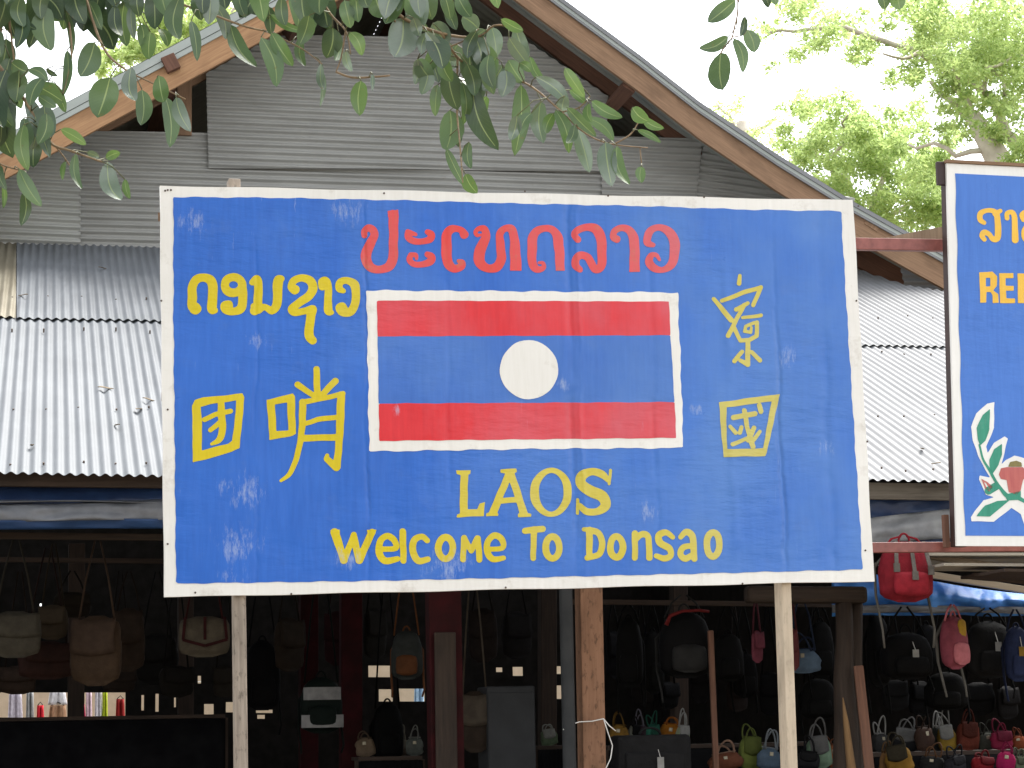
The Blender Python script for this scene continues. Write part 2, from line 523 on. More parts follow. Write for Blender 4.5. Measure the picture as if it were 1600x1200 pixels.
def sd_poly(X, Y, pts):
    d = np.full(X.shape, 1e9)
    inside = np.zeros(X.shape, bool)
    n = len(pts)
    for i in range(n):
        x0, y0 = pts[i]
        x1, y1 = pts[(i + 1) % n]
        dx, dy = x1 - x0, y1 - y0
        t = np.clip(((X - x0) * dx + (Y - y0) * dy) / (dx * dx + dy * dy + 1e-9), 0, 1)
        d = np.minimum(d, np.hypot(X - x0 - t * dx, Y - y0 - t * dy))
        c = ((y0 > Y) != (y1 > Y)) & (X < dx * (Y - y0) / (dy if abs(dy) > 1e-9 else 1e-9) + x0)
        inside ^= c
    return np.where(inside, -d, d)

def spline(pts, k=5):
    """smooth a stroke (Catmull-Rom)"""
    if len(pts) < 3:
        return pts
    P = [pts[0]] + list(pts) + [pts[-1]]
    out = []
    for i in range(1, len(P) - 2):
        p0, p1, p2, p3 = (np.array(P[i + j], float) for j in (-1, 0, 1, 2))
        for s in range(k):
            t = s / k
            out.append(tuple(0.5 * ((2 * p1) + (p2 - p0) * t + (2 * p0 - 5 * p1 + 4 * p2 - p3) * t * t + (3 * p1 - p0 - 3 * p2 + p3) * t ** 3)))
    out.append(tuple(np.array(P[-2], float)))
    return out

def raster(mb, prims, to3d, step=1.0, amp=0.5, mi=0):
    """prims: ('s', pts) smooth stroke, ('l', pts) straight stroke, ('p', pts) polygon, ('-p', pts) hole, ('-e',..)"""
    xs = [p[0] for k, q in prims for p in q]
    ys = [p[1] for k, q in prims for p in q]
    ww = max([p[2] for k, q in prims for p in q if len(p) > 2] + [2])
    x0, x1, y0, y1 = min(xs) - ww, max(xs) + ww, min(ys) - ww, max(ys) + ww
    nx, ny = int((x1 - x0) / step) + 2, int((y1 - y0) / step) + 2
    gx, gy = x0 + np.arange(nx) * step, y0 + np.arange(ny) * step
    X, Y = np.meshgrid(gx, gy)
    wx, wy = wob(X, Y, amp)
    Xw, Yw = X + wx, Y + wy
    D = np.full(X.shape, 1e9)
    for k, q in prims:
        if k == 's': D = np.minimum(D, sd_stroke(Xw, Yw, spline(q)))
        elif k == 'l': D = np.minimum(D, sd_stroke(Xw, Yw, q))
        elif k == 'p': D = np.minimum(D, sd_poly(Xw, Yw, q))
    for k, q in prims:
        if k == '-p': D = np.maximum(D, -sd_poly(Xw, Yw, q))
        elif k == '-s': D = np.maximum(D, -sd_stroke(Xw, Yw, spline(q)))
    for k, q in prims:      # strokes added after the holes are cut
        if k == 's+': D = np.minimum(D, sd_stroke(Xw, Yw, spline(q)))
        elif k == 'l+': D = np.minimum(D, sd_stroke(Xw, Yw, q))
    ins = D < 0
    cell = ins[:-1, :-1] | ins[1:, :-1] | ins[:-1, 1:] | ins[1:, 1:]
    vid, vl = {}, []
    def vert(key, x, y):
        if key not in vid:
            vid[key] = len(vl)
            vl.append((x, y))
        return vid[key]
    fs = []
    for j, i in zip(*np.nonzero(cell)):
        c = ((i, j), (i + 1, j), (i + 1, j + 1), (i, j + 1))
        d = [D[b, a] for a, b in c]
        poly = []
        for k in range(4):
            a, b = c[k], c[(k + 1) % 4]
            da, db = d[k], d[(k + 1) % 4]
            if da < 0:
                poly.append(vert(a, gx[a[0]], gy[a[1]]))
            if (da < 0) != (db < 0):
                t = da / (da - db)
                key = (a, b) if a < b else (b, a)
                poly.append(vert(key, gx[a[0]] + (gx[b[0]] - gx[a[0]]) * t, gy[a[1]] + (gy[b[1]] - gy[a[1]]) * t))
        if len(poly) >= 3:
            fs.append(poly)
    P = [to3d(x, y) for x, y in vl]
    mb.add([p for p, uv in P], fs, [[P[q][1] for q in f] for f in fs], mi)

def crop(x0, y0, s, prims):
    """coordinates read off an enlarged view -> pixels of the photograph"""
    return [(k, [((p[0] / s + x0), (p[1] / s + y0)) + ((p[2] / s,) if len(p) > 2 else ()) for p in q]) for k, q in prims]

def loop(cx, cy, rx, ry, w, n=20):
    return ('l', [(cx + rx * math.cos(2 * math.pi * i / n), cy + ry * math.sin(2 * math.pi * i / n), w) for i in range(n + 1)])

def ell(cx, cy, rx, ry, n=40):
    return [(cx + rx * math.cos(2 * math.pi * i / n), cy + ry * math.sin(2 * math.pi * i / n)) for i in range(n)]

# ------------------------------------------------------------------ the big welcome sign
TS = R(14.5)
S1 = Vector((math.cos(TS), math.sin(TS), 0))
SN = Vector((math.sin(TS), -math.cos(TS), 0))         # towards the viewer
sign_o = at_dist(805, 610, 12.7)
sign_pl = Plane(sign_o, SN)

def on_sign(off, pl=sign_pl):
    def f(px, py):
        p = pl.hit(px, py)
        q = p - sign_o
        return p + SN * off, (q.dot(S1), q.z)
    return f

def sign_u(px, py=600):
    return (sign_pl.hit(px, py) - sign_o).dot(S1)

FOLDS.extend([(sign_u(893), 1.6, 0.022), (sign_u(908), -0.9, 0.016), (sign_u(572), 1.0, 0.012), (sign_u(1216), 1.3, 0.016),
              (sign_u(1140), -0.7, 0.03), (sign_u(700), 0.5, 0.02), (sign_u(1020), 0.6, 0.02), (sign_u(1290), 0.8, 0.03), (sign_u(400), 0.4, 0.012)])
for x_, y_, r_ in ((385, 770, 0.16), (350, 760, 0.08), (300, 345, 0.12), (372, 850, 0.18), (545, 872, 0.12), (700, 886, 0.20), (1010, 800, 0.10), (360, 905, 0.10), (540, 330, 0.14), (880, 600, 0.07),
                   (1230, 560, 0.10), (620, 640, 0.05), (1290, 700, 0.08), (400, 530, 0.08), (1090, 640, 0.06)):
    q_ = sign_pl.hit(x_, y_) - sign_o
    SCUFFS.append((q_.dot(S1), q_.z, r_))
P_white = sign_paint('sign_white', (0.80, 0.78, 0.74), (0.74, 0.72, 0.67), scratch=0.0, wrinkle=0.5, dirt=(0.36, 0.30, 0.22), dirt_amt=0.5)
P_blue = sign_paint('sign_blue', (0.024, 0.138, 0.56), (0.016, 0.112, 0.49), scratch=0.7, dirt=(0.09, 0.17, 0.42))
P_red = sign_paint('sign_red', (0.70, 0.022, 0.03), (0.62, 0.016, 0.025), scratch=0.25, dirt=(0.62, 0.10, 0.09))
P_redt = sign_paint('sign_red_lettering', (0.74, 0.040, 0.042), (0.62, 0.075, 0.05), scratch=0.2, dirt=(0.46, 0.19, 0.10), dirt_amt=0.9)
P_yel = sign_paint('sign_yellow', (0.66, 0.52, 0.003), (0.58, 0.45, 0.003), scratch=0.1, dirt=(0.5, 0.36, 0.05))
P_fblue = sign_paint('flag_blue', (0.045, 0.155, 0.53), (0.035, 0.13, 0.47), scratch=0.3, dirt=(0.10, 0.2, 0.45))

base = sign_o.copy(); base.z = 0
sg = thing('welcome_sign', base, 'large blue hand-painted board with a flag and yellow lettering on two wooden posts', 'sign')
PT = [(250, 290), (1333, 313), (1366, 908), (257, 933)]
mb = MB()
def panel_pt(u, v, off):
    x = (PT[0][0] * (1 - u) + PT[1][0] * u) * (1 - v) + (PT[3][0] * (1 - u) + PT[2][0] * u) * v
    y = (PT[0][1] * (1 - u) + PT[1][1] * u) * (1 - v) + (PT[3][1] * (1 - u) + PT[2][1] * u) * v
    e = 0.7 * math.sin(u * 31 + v * 9) * (1 if v in (0, 1) else 0) + 0.5 * math.sin(v * 23 + u * 5) * (1 if u in (0, 1) else 0)
    return on_sign(off)(x + (e if u in (0, 1) else 0), y + (e if v in (0, 1) else 0))
NU, NV = 60, 34
mb.grid(lambda u, v: panel_pt(u, v, 0.0)[0], NU, NV, lambda u, v: panel_pt(u, v, 0)[1])
nfront = len(mb.v)
mb.grid(lambda u, v: panel_pt(1 - u, v, -0.035)[0], NU, NV, lambda u, v: panel_pt(1 - u, v, 0)[1])
rim = [(i / NU, 0) for i in range(NU)] + [(1, j / NV) for j in range(NV)] + [(1 - i / NU, 1) for i in range(NU)] + [(0, 1 - j / NV) for j in range(NV)]
for i, a in enumerate(rim):
    b2 = rim[(i + 1) % len(rim)]
    pa, pb = panel_pt(*a, 0), panel_pt(*b2, 0)
    qa, qb = panel_pt(*a, -0.035), panel_pt(*b2, -0.035)
    mb.quad(pb[0], pa[0], qa[0], qb[0], uv=[pb[1], pa[1], qa[1], qb[1]])
panel = mb.build('panel', P_white, sg)

mb = MB()
blue = [(271, 308), (420, 309), (620, 313), (800, 318), (1000, 322), (1180, 328), (1314, 330), (1322, 470), (1333, 650), (1348, 890),
        (1100, 896), (800, 903), (560, 908), (275, 912), (273, 700), (271, 500)]
raster(mb, [('p', blue)], on_sign(0.0025), step=3.0, amp=0.6)
mb.build('blue_field', P_blue, panel)

# the flag in the middle
fl = crop(560, 440, 3.019, [('p', [(38, 42), (760, 46), (1505, 52), (1520, 420), (1532, 785), (800, 790), (50, 802), (44, 400)])])
mb = MB(); raster(mb, fl, on_sign(0.0045), step=2.0, amp=0.8)
flag = mb.build('flag', P_white, panel)
mb = MB(); raster(mb, crop(560, 440, 3.019, [('p', [(85, 90), (1463, 95), (1471, 254), (90, 259)])]), on_sign(0.0065), step=2, amp=0.3)
raster(mb, crop(560, 440, 3.019, [('p', [(95, 576), (1490, 569), (1497, 738), (97, 752)])]), on_sign(0.0065), step=2, amp=0.4)
mb.build('red_stripe', P_red, flag)
mb = MB(); raster(mb, crop(560, 440, 3.019, [('p', [(90, 258.5), (1471, 253.5), (1490, 569.5), (95, 576.5)])]), on_sign(0.006), step=2, amp=0.3)
mb.build('blue_stripe', P_fblue, flag)
mb = MB(); raster(mb, crop(560, 440, 3.019, [('p', ell(803, 416, 137, 139))]), on_sign(0.0085), step=1.0, amp=0.4)
mb.build('white_disc', P_white, flag)

# red Lao title
A = (540, 310, 5.333)
Bc = (800, 310, 5.333)
red_l = [
    [('s', [(158, 312, 52), (155, 275, 55), (190, 245, 60), (228, 262, 66), (240, 310, 66), (212, 370, 72), (178, 440, 82), (170, 510, 84), (200, 570, 80), (270, 592, 66), (350, 575, 72), (392, 520, 80), (398, 440, 80)]),
     ('l', [(398, 450, 80), (396, 132, 78)]), ('p', [(352, 105), (438, 90), (438, 160), (352, 160)])],
    [('s', [(522, 285, 50), (520, 325, 55), (560, 355, 55), (630, 362, 52), (695, 345, 60), (715, 305, 62), (680, 280, 45)]), ('l', [(540, 290, 50), (580, 300, 36)])],
    [('s', [(540, 470, 44), (528, 510, 50), (560, 545, 52), (630, 550, 52), (700, 530, 62), (718, 490, 62), (680, 470, 46)]), ('s', [(545, 468, 40), (580, 470, 38), (588, 500, 26)])],
    [('s', [(985, 305, 72), (955, 262, 56), (895, 255, 62), (850, 290, 76), (840, 350, 82), (840, 480, 84), (855, 550, 82), (905, 588, 64), (960, 570, 66), (972, 535, 54), (942, 522, 34)])],
    [('s', [(1130, 300, 20), (1095, 305, 34), (1080, 280, 36), (1110, 250, 40), (1155, 255, 56), (1170, 305, 68), (1145, 380, 80), (1112, 460, 88), (1120, 540, 84), (1190, 585, 64), (1265, 570, 76), (1297, 500, 80), (1290, 400, 76), (1280, 310, 64), (1320, 255, 58), (1380, 258, 70), (1405, 330, 76), (1412, 440, 82)]),
     ('p', [(1370, 420), (1452, 420), (1466, 604), (1368, 608)])],
]
red_r = [
    [('s', [(225, 538, 22), (258, 540, 30), (258, 578, 40), (205, 590, 58), (170, 540, 74), (165, 440, 82), (168, 340, 80), (195, 280, 66), (260, 252, 54), (330, 262, 62), (378, 320, 78), (388, 420, 80)]), ('p', [(350, 400), (430, 400), (440, 604), (360, 608)])],
    [('s', [(545, 345, 60), (515, 305, 56), (550, 262, 58), (625, 240, 58), (700, 260, 76), (738, 330, 82), (745, 430, 80), (748, 520, 80), (735, 580, 70), (690, 590, 62), (655, 540, 60), (625, 490, 62), (575, 475, 60), (532, 505, 62), (532, 560, 64), (560, 590, 56)])],
    [('s', [(875, 345, 62), (842, 325, 56), (850, 275, 56), (910, 245, 54), (975, 262, 66), (1012, 330, 76), (1018, 430, 82)]), ('p', [(978, 400), (1058, 400), (1066, 612), (972, 612)])],
    [('s', [(1180, 388, 34), (1125, 365, 62), (1130, 305, 66), (1170, 258, 60), (1235, 245, 58), (1305, 275, 76), (1345, 345, 84), (1352, 450, 84), (1325, 550, 74), (1255, 600, 48), (1185, 585, 62), (1143, 530, 66), (1160, 475, 50), (1200, 472, 38), (1225, 515, 24)])],
]
for c, ls in ((A, red_l), (Bc, red_r)):
    for l in ls:
        mb = MB()
        raster(mb, crop(*c, l), on_sign(0.0045))
        mb.build('painted_letter', P_redt, panel)

# yellow lettering
Cc = (270, 410, 5.0)
yel = [(Cc, l) for l in [
    [('s', [(190, 362, 66), (150, 350, 66), (152, 280, 72), (153, 200, 70), (180, 138, 68), (235, 118, 62), (290, 138, 72), (312, 200, 76), (308, 300, 78), (308, 365, 76), (332, 378, 46)]), ('l', [(172, 362, 92), (173, 361, 92)])],
    [loop(474, 178, 68, 62, 66), ('s', [(540, 190, 66), (546, 280, 72), (530, 360, 72), (470, 385, 62), (415, 372, 66), (405, 335, 62), (440, 318, 44), (452, 345, 32)])],
    [('s', [(620, 155, 50), (650, 132, 62), (668, 170, 70), (666, 280, 70), (662, 345, 70), (640, 375, 76)]), ('s', [(845, 128, 52), (822, 150, 76), (816, 260, 72), (810, 335, 72), (772, 378, 62), (715, 350, 50), (668, 372, 62)]), ('l', [(632, 345, 50), (634, 346, 50)])],
    [('s', [(955, 215, 76), (925, 190, 62), (945, 142, 60), (1010, 122, 56), (1075, 145, 68), (1092, 205, 70), (1060, 265, 66), (990, 315, 62), (932, 360, 62), (950, 392, 56), (1030, 380, 52), (1090, 368, 66), (1078, 420, 74), (1068, 500, 72), (1066, 575, 74), (1092, 612, 62)])],
    [('s', [(1165, 190, 62), (1160, 155, 52), (1190, 142, 56), (1212, 180, 60), (1214, 290, 62), (1214, 378, 66), (1238, 392, 40)])],
    [('s', [(1330, 225, 42), (1300, 205, 58), (1310, 155, 58), (1365, 142, 56), (1418, 175, 70), (1428, 250, 68), (1422, 330, 68), (1385, 385, 66), (1325, 392, 62), (1297, 355, 58), (1325, 335, 44), (1350, 358, 30)])],
]]
Dc = (280, 560, 5.333)
yel += [(Dc, l) for l in [
    [('p', [(108, 395), (130, 350), (200, 325), (525, 293), (540, 325), (525, 530), (503, 748), (440, 780), (115, 870), (108, 640)]), ('-p', [(178, 405), (250, 385), (476, 350), (460, 520), (440, 685), (405, 712), (190, 765), (190, 560)]),
     ('s+', [(348, 345, 56), (352, 450, 62), (360, 560, 58), (350, 640, 56), (320, 690, 46), (270, 715, 26)]), ('l+', [(208, 508, 42), (300, 470, 40), (425, 440, 44)]), ('l+', [(345, 530, 44), (262, 598, 40)])],
    [('p', [(728, 345), (840, 318), (945, 293), (965, 320), (972, 630), (940, 645), (750, 682)]), ('-p', [(795, 385), (895, 365), (912, 600), (810, 606)])],
    [('l', [(1145, 92, 56), (1150, 300, 54)]), ('l', [(985, 220, 56), (1135, 318, 44)]), ('l', [(1298, 190, 58), (1180, 312, 46)]),
     ('s', [(1030, 370, 60), (1022, 560, 56), (1002, 720, 52), (965, 870, 48), (915, 965, 40), (848, 1022, 26)]), ('l', [(1022, 370, 46), (1150, 342, 44), (1368, 295, 40)]),
     ('l', [(1350, 310, 66), (1336, 600, 66), (1325, 800, 62), (1312, 900, 66)]), ('l', [(1310, 905, 66), (1228, 838, 52), (1232, 812, 36)]),
     ('l', [(1040, 545, 40), (1150, 510, 42), (1330, 490, 44)]), ('l', [(1030, 668, 56), (1320, 655, 56)])],
]]
Ec = (1080, 410, 3.75)
yel += [(Ec, l) for l in [
    [('l', [(283, 78, 22), (281, 125, 28)])],
    [('l', [(130, 215, 25), (232, 338, 32)]), ('l', [(178, 226, 24), (300, 180, 26), (406, 146, 26), (362, 250, 26)]), ('l', [(330, 240, 22), (262, 276, 27)]),
     ('l', [(308, 250, 24), (255, 350, 26), (214, 430, 28)]), ('l', [(300, 325, 20), (408, 310, 22)]), ('l', [(246, 378, 24), (288, 458, 24), (340, 455, 24), (382, 432, 24), (386, 350, 24)]),
     ('l', [(372, 352, 20), (318, 378, 20), (312, 405, 20), (348, 412, 18), (352, 382, 16)]), ('l', [(331, 465, 28), (328, 600, 30), (285, 576, 22)]), ('l', [(298, 525, 24), (252, 578, 26)]), ('l', [(352, 525, 24), (402, 574, 28)])],
    [('p', [(160, 820), (520, 770), (490, 900), (440, 1115), (430, 1135), (188, 1142)]), ('-p', [(206, 850), (470, 815), (445, 950), (420, 1088), (208, 1096)])],
    [('l', [(248, 910, 32), (372, 885, 30)]), ('l', [(396, 838, 28), (408, 874, 30)]), ('l', [(310, 868, 28), (326, 970, 28), (362, 1078, 30)]), ('l', [(368, 970, 28), (335, 1040, 32)]), ('l', [(402, 992, 22), (352, 1058, 26)]),
     ('l', [(228, 962, 22), (258, 998, 24)]), ('l', [(292, 968, 24), (282, 998, 26)]), ('l', [(240, 1066, 26), (330, 1030, 22)])],
]]
Lc = (500, 710, 2.4615)
yel += [(Lc, l) for l in [
    [('p', [(522, 62), (580, 62), (578, 76), (570, 80), (567, 213), (604, 211), (613, 188), (634, 182), (630, 238), (525, 242), (527, 230), (537, 227), (539, 80), (524, 76)])],
    [('p', [(692, 58), (755, 55), (757, 68), (748, 74), (799, 226), (812, 230), (812, 241), (762, 242), (761, 231), (767, 226), (754, 186), (695, 190), (682, 224), (686, 229), (683, 236), (638, 239), (640, 227), (650, 223), (712, 74), (693, 70)]), ('-p', [(703, 168), (748, 164), (729, 106)])],
    [('p', ell(888, 146, 81, 94)), ('-p', ell(889, 146, 47, 74))],
    [('s', [(1106, 100, 14), (1085, 78, 28), (1045, 66, 28), (1010, 80, 38), (1003, 112, 40), (1040, 142, 42), (1085, 162, 44), (1098, 195, 38), (1068, 219, 28), (1025, 219, 28), (998, 198, 22)]), ('l', [(1116, 62, 12), (1112, 112, 12)]), ('l', [(990, 174, 12), (989, 228, 12)])],
    [('l', [(56, 300, 32), (92, 408, 30)]), ('l', [(92, 408, 26), (130, 310, 24), (150, 408, 28)]), ('l', [(150, 408, 28), (200, 298, 26)]), ('p', [(40, 290), (76, 290), (76, 306), (44, 306)]), ('p', [(180, 290), (216, 288), (212, 306), (184, 306)])],
    [('s', [(228, 366, 22), (290, 360, 22), (286, 330, 24), (258, 314, 24), (232, 332, 26), (226, 375, 28), (250, 410, 26), (297, 402, 22)])],
    [('l', [(318, 298, 26), (320, 410, 24)])],
    [('s', [(412, 332, 22), (390, 316, 24), (362, 330, 26), (356, 372, 28), (378, 408, 26), (414, 404, 22)])],
    [loop(482, 361, 28, 42, 26)],
    [('l', [(550, 404, 22), (554, 322, 24), (581, 372, 20), (606, 322, 24), (612, 404, 24)])],
    [('s', [(645, 366, 20), (703, 358, 20), (698, 326, 24), (670, 312, 24), (645, 334, 24), (642, 375, 26), (665, 404, 24), (704, 398, 20)])],
    [('l', [(788, 293, 24), (856, 287, 24)]), ('l', [(822, 290, 26), (820, 400, 22)])],
    [loop(893, 359, 26, 42, 26)],
    [('l', [(1036, 292, 26), (1034, 396, 24)]), ('l', [(1015, 288, 16), (1040, 290, 20)]), ('s', [(1036, 292, 24), (1070, 304, 24), (1084, 345, 26), (1072, 385, 24), (1026, 398, 22)])],
    [loop(1140, 356, 24, 40, 26)],
    [('l', [(1209, 304, 24), (1211, 398, 24)]), ('s', [(1209, 332, 22), (1235, 308, 24), (1262, 320, 24), (1266, 398, 24)])],
    [('s', [(1354, 318, 20), (1330, 300, 24), (1302, 314, 26), (1308, 342, 26), (1342, 362, 26), (1348, 388, 24), (1322, 400, 24), (1292, 390, 20)])],
    [('s', [(1386, 318, 20), (1408, 298, 24), (1432, 314, 26), (1436, 360, 24), (1438, 402, 24)]), ('s', [(1432, 350, 22), (1398, 358, 24), (1386, 384, 24), (1404, 402, 24), (1434, 384, 20)])],
    [loop(1511, 346, 25, 46, 26)],
]]
for c, l in yel:
    mb = MB()
    raster(mb, crop(*c, l), on_sign(0.0045), amp=0.35)
    mb.build('painted_letter', P_yel, panel)

# posts and battens behind the board, nail heads on it
def sign_post(pt, pb, w, dep, mat, top_px):
    """front face centred on the line pt->pb (pixels just under the board and at the picture's foot)"""
    pl2 = Plane(sign_o - SN * 0.045, SN)
    a, c = pl2.hit(*pt), pl2.hit(*pb)
    d = (c - a) / (c.z - a.z)
    foot = a + d * (0 - a.z)
    top = pl2.hit(*top_px)
    head = a + d * (top.z - a.z)
    mb = MB()
    n = 6
    for i in range(1):
        mb.beam(foot - SN * dep / 2 - UP * 0.4, head - SN * dep / 2, w, dep, up=SN)
    return mb.build('post', mat, sg, bevel=0.006)
sign_post((375.5, 940), (379, 1199), 0.070, 0.10, M_post_l, (372, 279))
sign_post((1229, 920), (1239, 1199), 0.062, 0.13, M_post_r, (1205, 311))
for (x0, y0, x1, y1) in ((247, 339, 1325, 350), (252, 620, 1345, 620), (258, 905, 1360, 890)):
    pl2 = Plane(sign_o - SN * 0.040, SN)
    p0, p1 = pl2.hit(x0, y0), pl2.hit(x1, y1)
    mb = MB(); mb.beam(p0 - SN * 0.0, p1 - SN * 0.0, 0.008, 0.05, up=UP)
    mb.build('batten', M_wood_brown, sg)
mb = MB()
for (x, y) in [(258, 298), (262, 297), (267, 297), (252, 470), (1338, 470), (1341, 322), (262, 640), (262, 850), (1352, 860), (1355, 690), (790, 918), (820, 299),
               (600, 302), (1100, 308), (455, 928), (1160, 912), (950, 306), (305, 926)]:
    p, uv = on_sign(0.0)(x, y)
    mb.tube([p, p + SN * 0.004], 0.006, 6)
mb.build('nail_heads', mk('rusty_nail', (0.08, 0.05, 0.035)), panel)

# ------------------------------------------------------------------ the second sign, at the right edge
S2o = sign_pl.hit(1540, 560) + SN * 0.10
pl_s2 = Plane(S2o, SN)
def on_s2(off):
    def f(px, py):
        p = pl_s2.hit(px, py)
        return p + SN * off, ((p - S2o).dot(S1) + 7.0, (p - S2o).z + 3.0)
    return f
P2_white = sign_paint('second_sign_white', (0.82, 0.81, 0.78), (0.76, 0.75, 0.71), scratch=0, wrinkle=0.4, dirt_amt=0.15, folds=False)
P2_blue = sign_paint('second_sign_blue', (0.06, 0.19, 0.60), (0.048, 0.16, 0.54), scratch=0.2, wrinkle=0.8, dirt=(0.13, 0.24, 0.5), folds=False)
P2_yel = sign_paint('second_sign_yellow', (0.82, 0.50, 0.06), (0.76, 0.44, 0.04), scratch=0.1, folds=False)
P2_green = sign_paint('second_sign_green', (0.04, 0.30, 0.20), (0.02, 0.22, 0.14), scratch=0.1, folds=False)
P2_pink = sign_paint('second_sign_bud', (0.55, 0.16, 0.13), (0.42, 0.09, 0.09), scratch=0.1, folds=False)
P2_olive = sign_paint('second_sign_olive', (0.25, 0.20, 0.06), (0.18, 0.15, 0.05), scratch=0.1, folds=False)
b2 = S2o.copy(); b2.z = 0
s2 = thing('painted_sign', b2, 'blue painted board with white border and flower, cut off at right, beside the big sign', 'sign')
WID = 3.6
tl, bl = pl_s2.hit(1479, 255), pl_s2.hit(1495, 853)
tr = tl + S1 * WID; br_ = bl + S1 * WID
mb = MB()
def q2(u, v, off):
    p = (tl * (1 - u) + tr * u) * (1 - v) + (bl * (1 - u) + br_ * u) * v
    return p + SN * off
mb.grid(lambda u, v: q2(u, v, 0), 12, 8, lambda u, v: (u * WID + 7, v * 2.2))
mb.grid(lambda u, v: q2(1 - u, v, -0.02), 12, 8, lambda u, v: (u * WID + 7, v * 2.2))
for (a, c) in (((0, 0), (1, 0)), ((1, 0), (1, 1)), ((1, 1), (0, 1)), ((0, 1), (0, 0))):
    mb.quad(q2(*c, 0), q2(*a, 0), q2(*a, -0.02), q2(*c, -0.02))
p2 = mb.build('panel', P2_white, s2)
mb = MB()
ux = lambda px, py: (pl_s2.hit(px, py) - S2o).dot(S1)
il, ib = pl_s2.hit(1492, 271), pl_s2.hit(1507.5, 837)
ir, ir2 = il + S1 * (WID - 0.16), ib + S1 * (WID - 0.16)
mb.grid(lambda u, v: (il * (1 - u) + ir * u) * (1 - v) + (ib * (1 - u) + ir2 * u) * v + SN * 0.0025 + S1 * (0.004 * math.sin(v * 40) if u == 0 else 0), 20, 40, lambda u, v: (u * WID + 7.1, -v * 2.0))
mb.build('blue_field', P2_blue, p2)
S2c = (1500, 300, 6.0)
y2 = [
    [('s', [(222, 290, 40), (185, 262, 50), (190, 205, 52), (240, 176, 44), (300, 176, 46), (340, 210, 56), (352, 290, 60), (355, 400, 60), (340, 440, 58), (305, 440, 50), (270, 395, 46), (225, 380, 56), (202, 410, 50), (225, 445, 44)]), ('l', [(325, 205, 50), (375, 178, 40)])],
    [('s', [(440, 245, 44), (440, 200, 44), (485, 190, 44), (508, 240, 52), (510, 350, 58), (515, 450, 66)])],
    [('s', [(590, 260, 44), (575, 215, 44), (620, 190, 46), (650, 230, 54), (640, 300, 56), (600, 370, 56), (610, 440, 52), (660, 460, 50), (710, 420, 56), (712, 300, 56), (712, 200, 58)])],
    [('p', [(175, 755), (300, 745), (345, 790), (345, 880), (310, 925), (355, 960), (360, 1040), (305, 1042), (302, 970), (285, 940), (245, 938), (245, 1035), (188, 1040)]), ('-p', [(238, 805), (280, 805), (282, 885), (240, 888)])],
    [('p', [(365, 762), (498, 762), (498, 808), (425, 808), (425, 878), (500, 880), (500, 925), (428, 925), (430, 998), (512, 1000), (514, 1044), (372, 1044)])],
    [('p', [(535, 766), (680, 766), (725, 805), (725, 890), (680, 935), (600, 938), (600, 1044), (540, 1044)]), ('-p', [(600, 812), (652, 812), (656, 888), (602, 890)])],
]
for l in y2:
    mb = MB()
    raster(mb, crop(*S2c, l), on_s2(0.0045), amp=0.2)
    mb.build('painted_letter', P2_yel, p2)
S2f = (1490, 600, 4.8)
mb = MB()
raster(mb, crop(*S2f, [('p', [(305, 135), (250, 145), (165, 225), (128, 320), (145, 430), (180, 540), (235, 640), (275, 700), (195, 688), (190, 720), (240, 830), (300, 850), (220, 870), (125, 1000), (130, 1030), (300, 1035), (430, 930), (500, 980), (540, 1080), (620, 1060), (760, 1000), (760, 900),
                              (640, 860), (580, 640), (540, 560), (450, 535), (390, 570), (320, 650), (360, 600), (405, 410), (380, 395), (300, 440), (250, 520), (240, 470), (300, 330)])]), on_s2(0.0045), amp=0.4)
flower = mb.build('flower', P2_white, p2)
mb = MB()
for l in ([('p', [(272, 185), (215, 235), (170, 330), (180, 420), (195, 465), (235, 425), (265, 340)])],
          [('p', [(362, 448), (300, 490), (266, 570), (268, 640), (290, 672), (335, 610), (360, 530)])],
          [('p', [(165, 995), (230, 910), (320, 880), (420, 872), (330, 945), (270, 995)])],
          [('s', [(190, 460, 14), (215, 560, 16), (270, 650, 20), (330, 760, 22), (400, 840, 34), (470, 850, 34), (560, 900, 20)]), ('s', [(260, 800, 60), (310, 770, 60)]), ('p', [(380, 830), (500, 800), (500, 870), (400, 875)])],
          [('p', [(520, 860), (640, 900), (700, 980), (600, 960)])]):
    raster(mb, crop(*S2f, l), on_s2(0.0065), amp=0.3)
mb.build('painted_leaves', P2_green, flower)
mb = MB()
for l in ([('p', [(335, 680), (350, 635), (395, 625), (520, 625), (560, 680), (520, 720), (500, 800), (470, 830), (410, 810), (395, 720), (350, 712)])],
          [('p', [(205, 712), (250, 735), (290, 770), (265, 810), (235, 790)]), ('-p', [(222, 730), (245, 750), (262, 785), (245, 780)])]):
    raster(mb, crop(*S2f, l), on_s2(0.0065), amp=0.3)
mb.build('painted_bud', P2_pink, flower)
mb = MB(); raster(mb, crop(*S2f, [('p', [(405, 622), (420, 585), (465, 575), (505, 590), (512, 622)])]), on_s2(0.0065), amp=0.3)
mb.build('painted_calyx', P2_olive, flower)
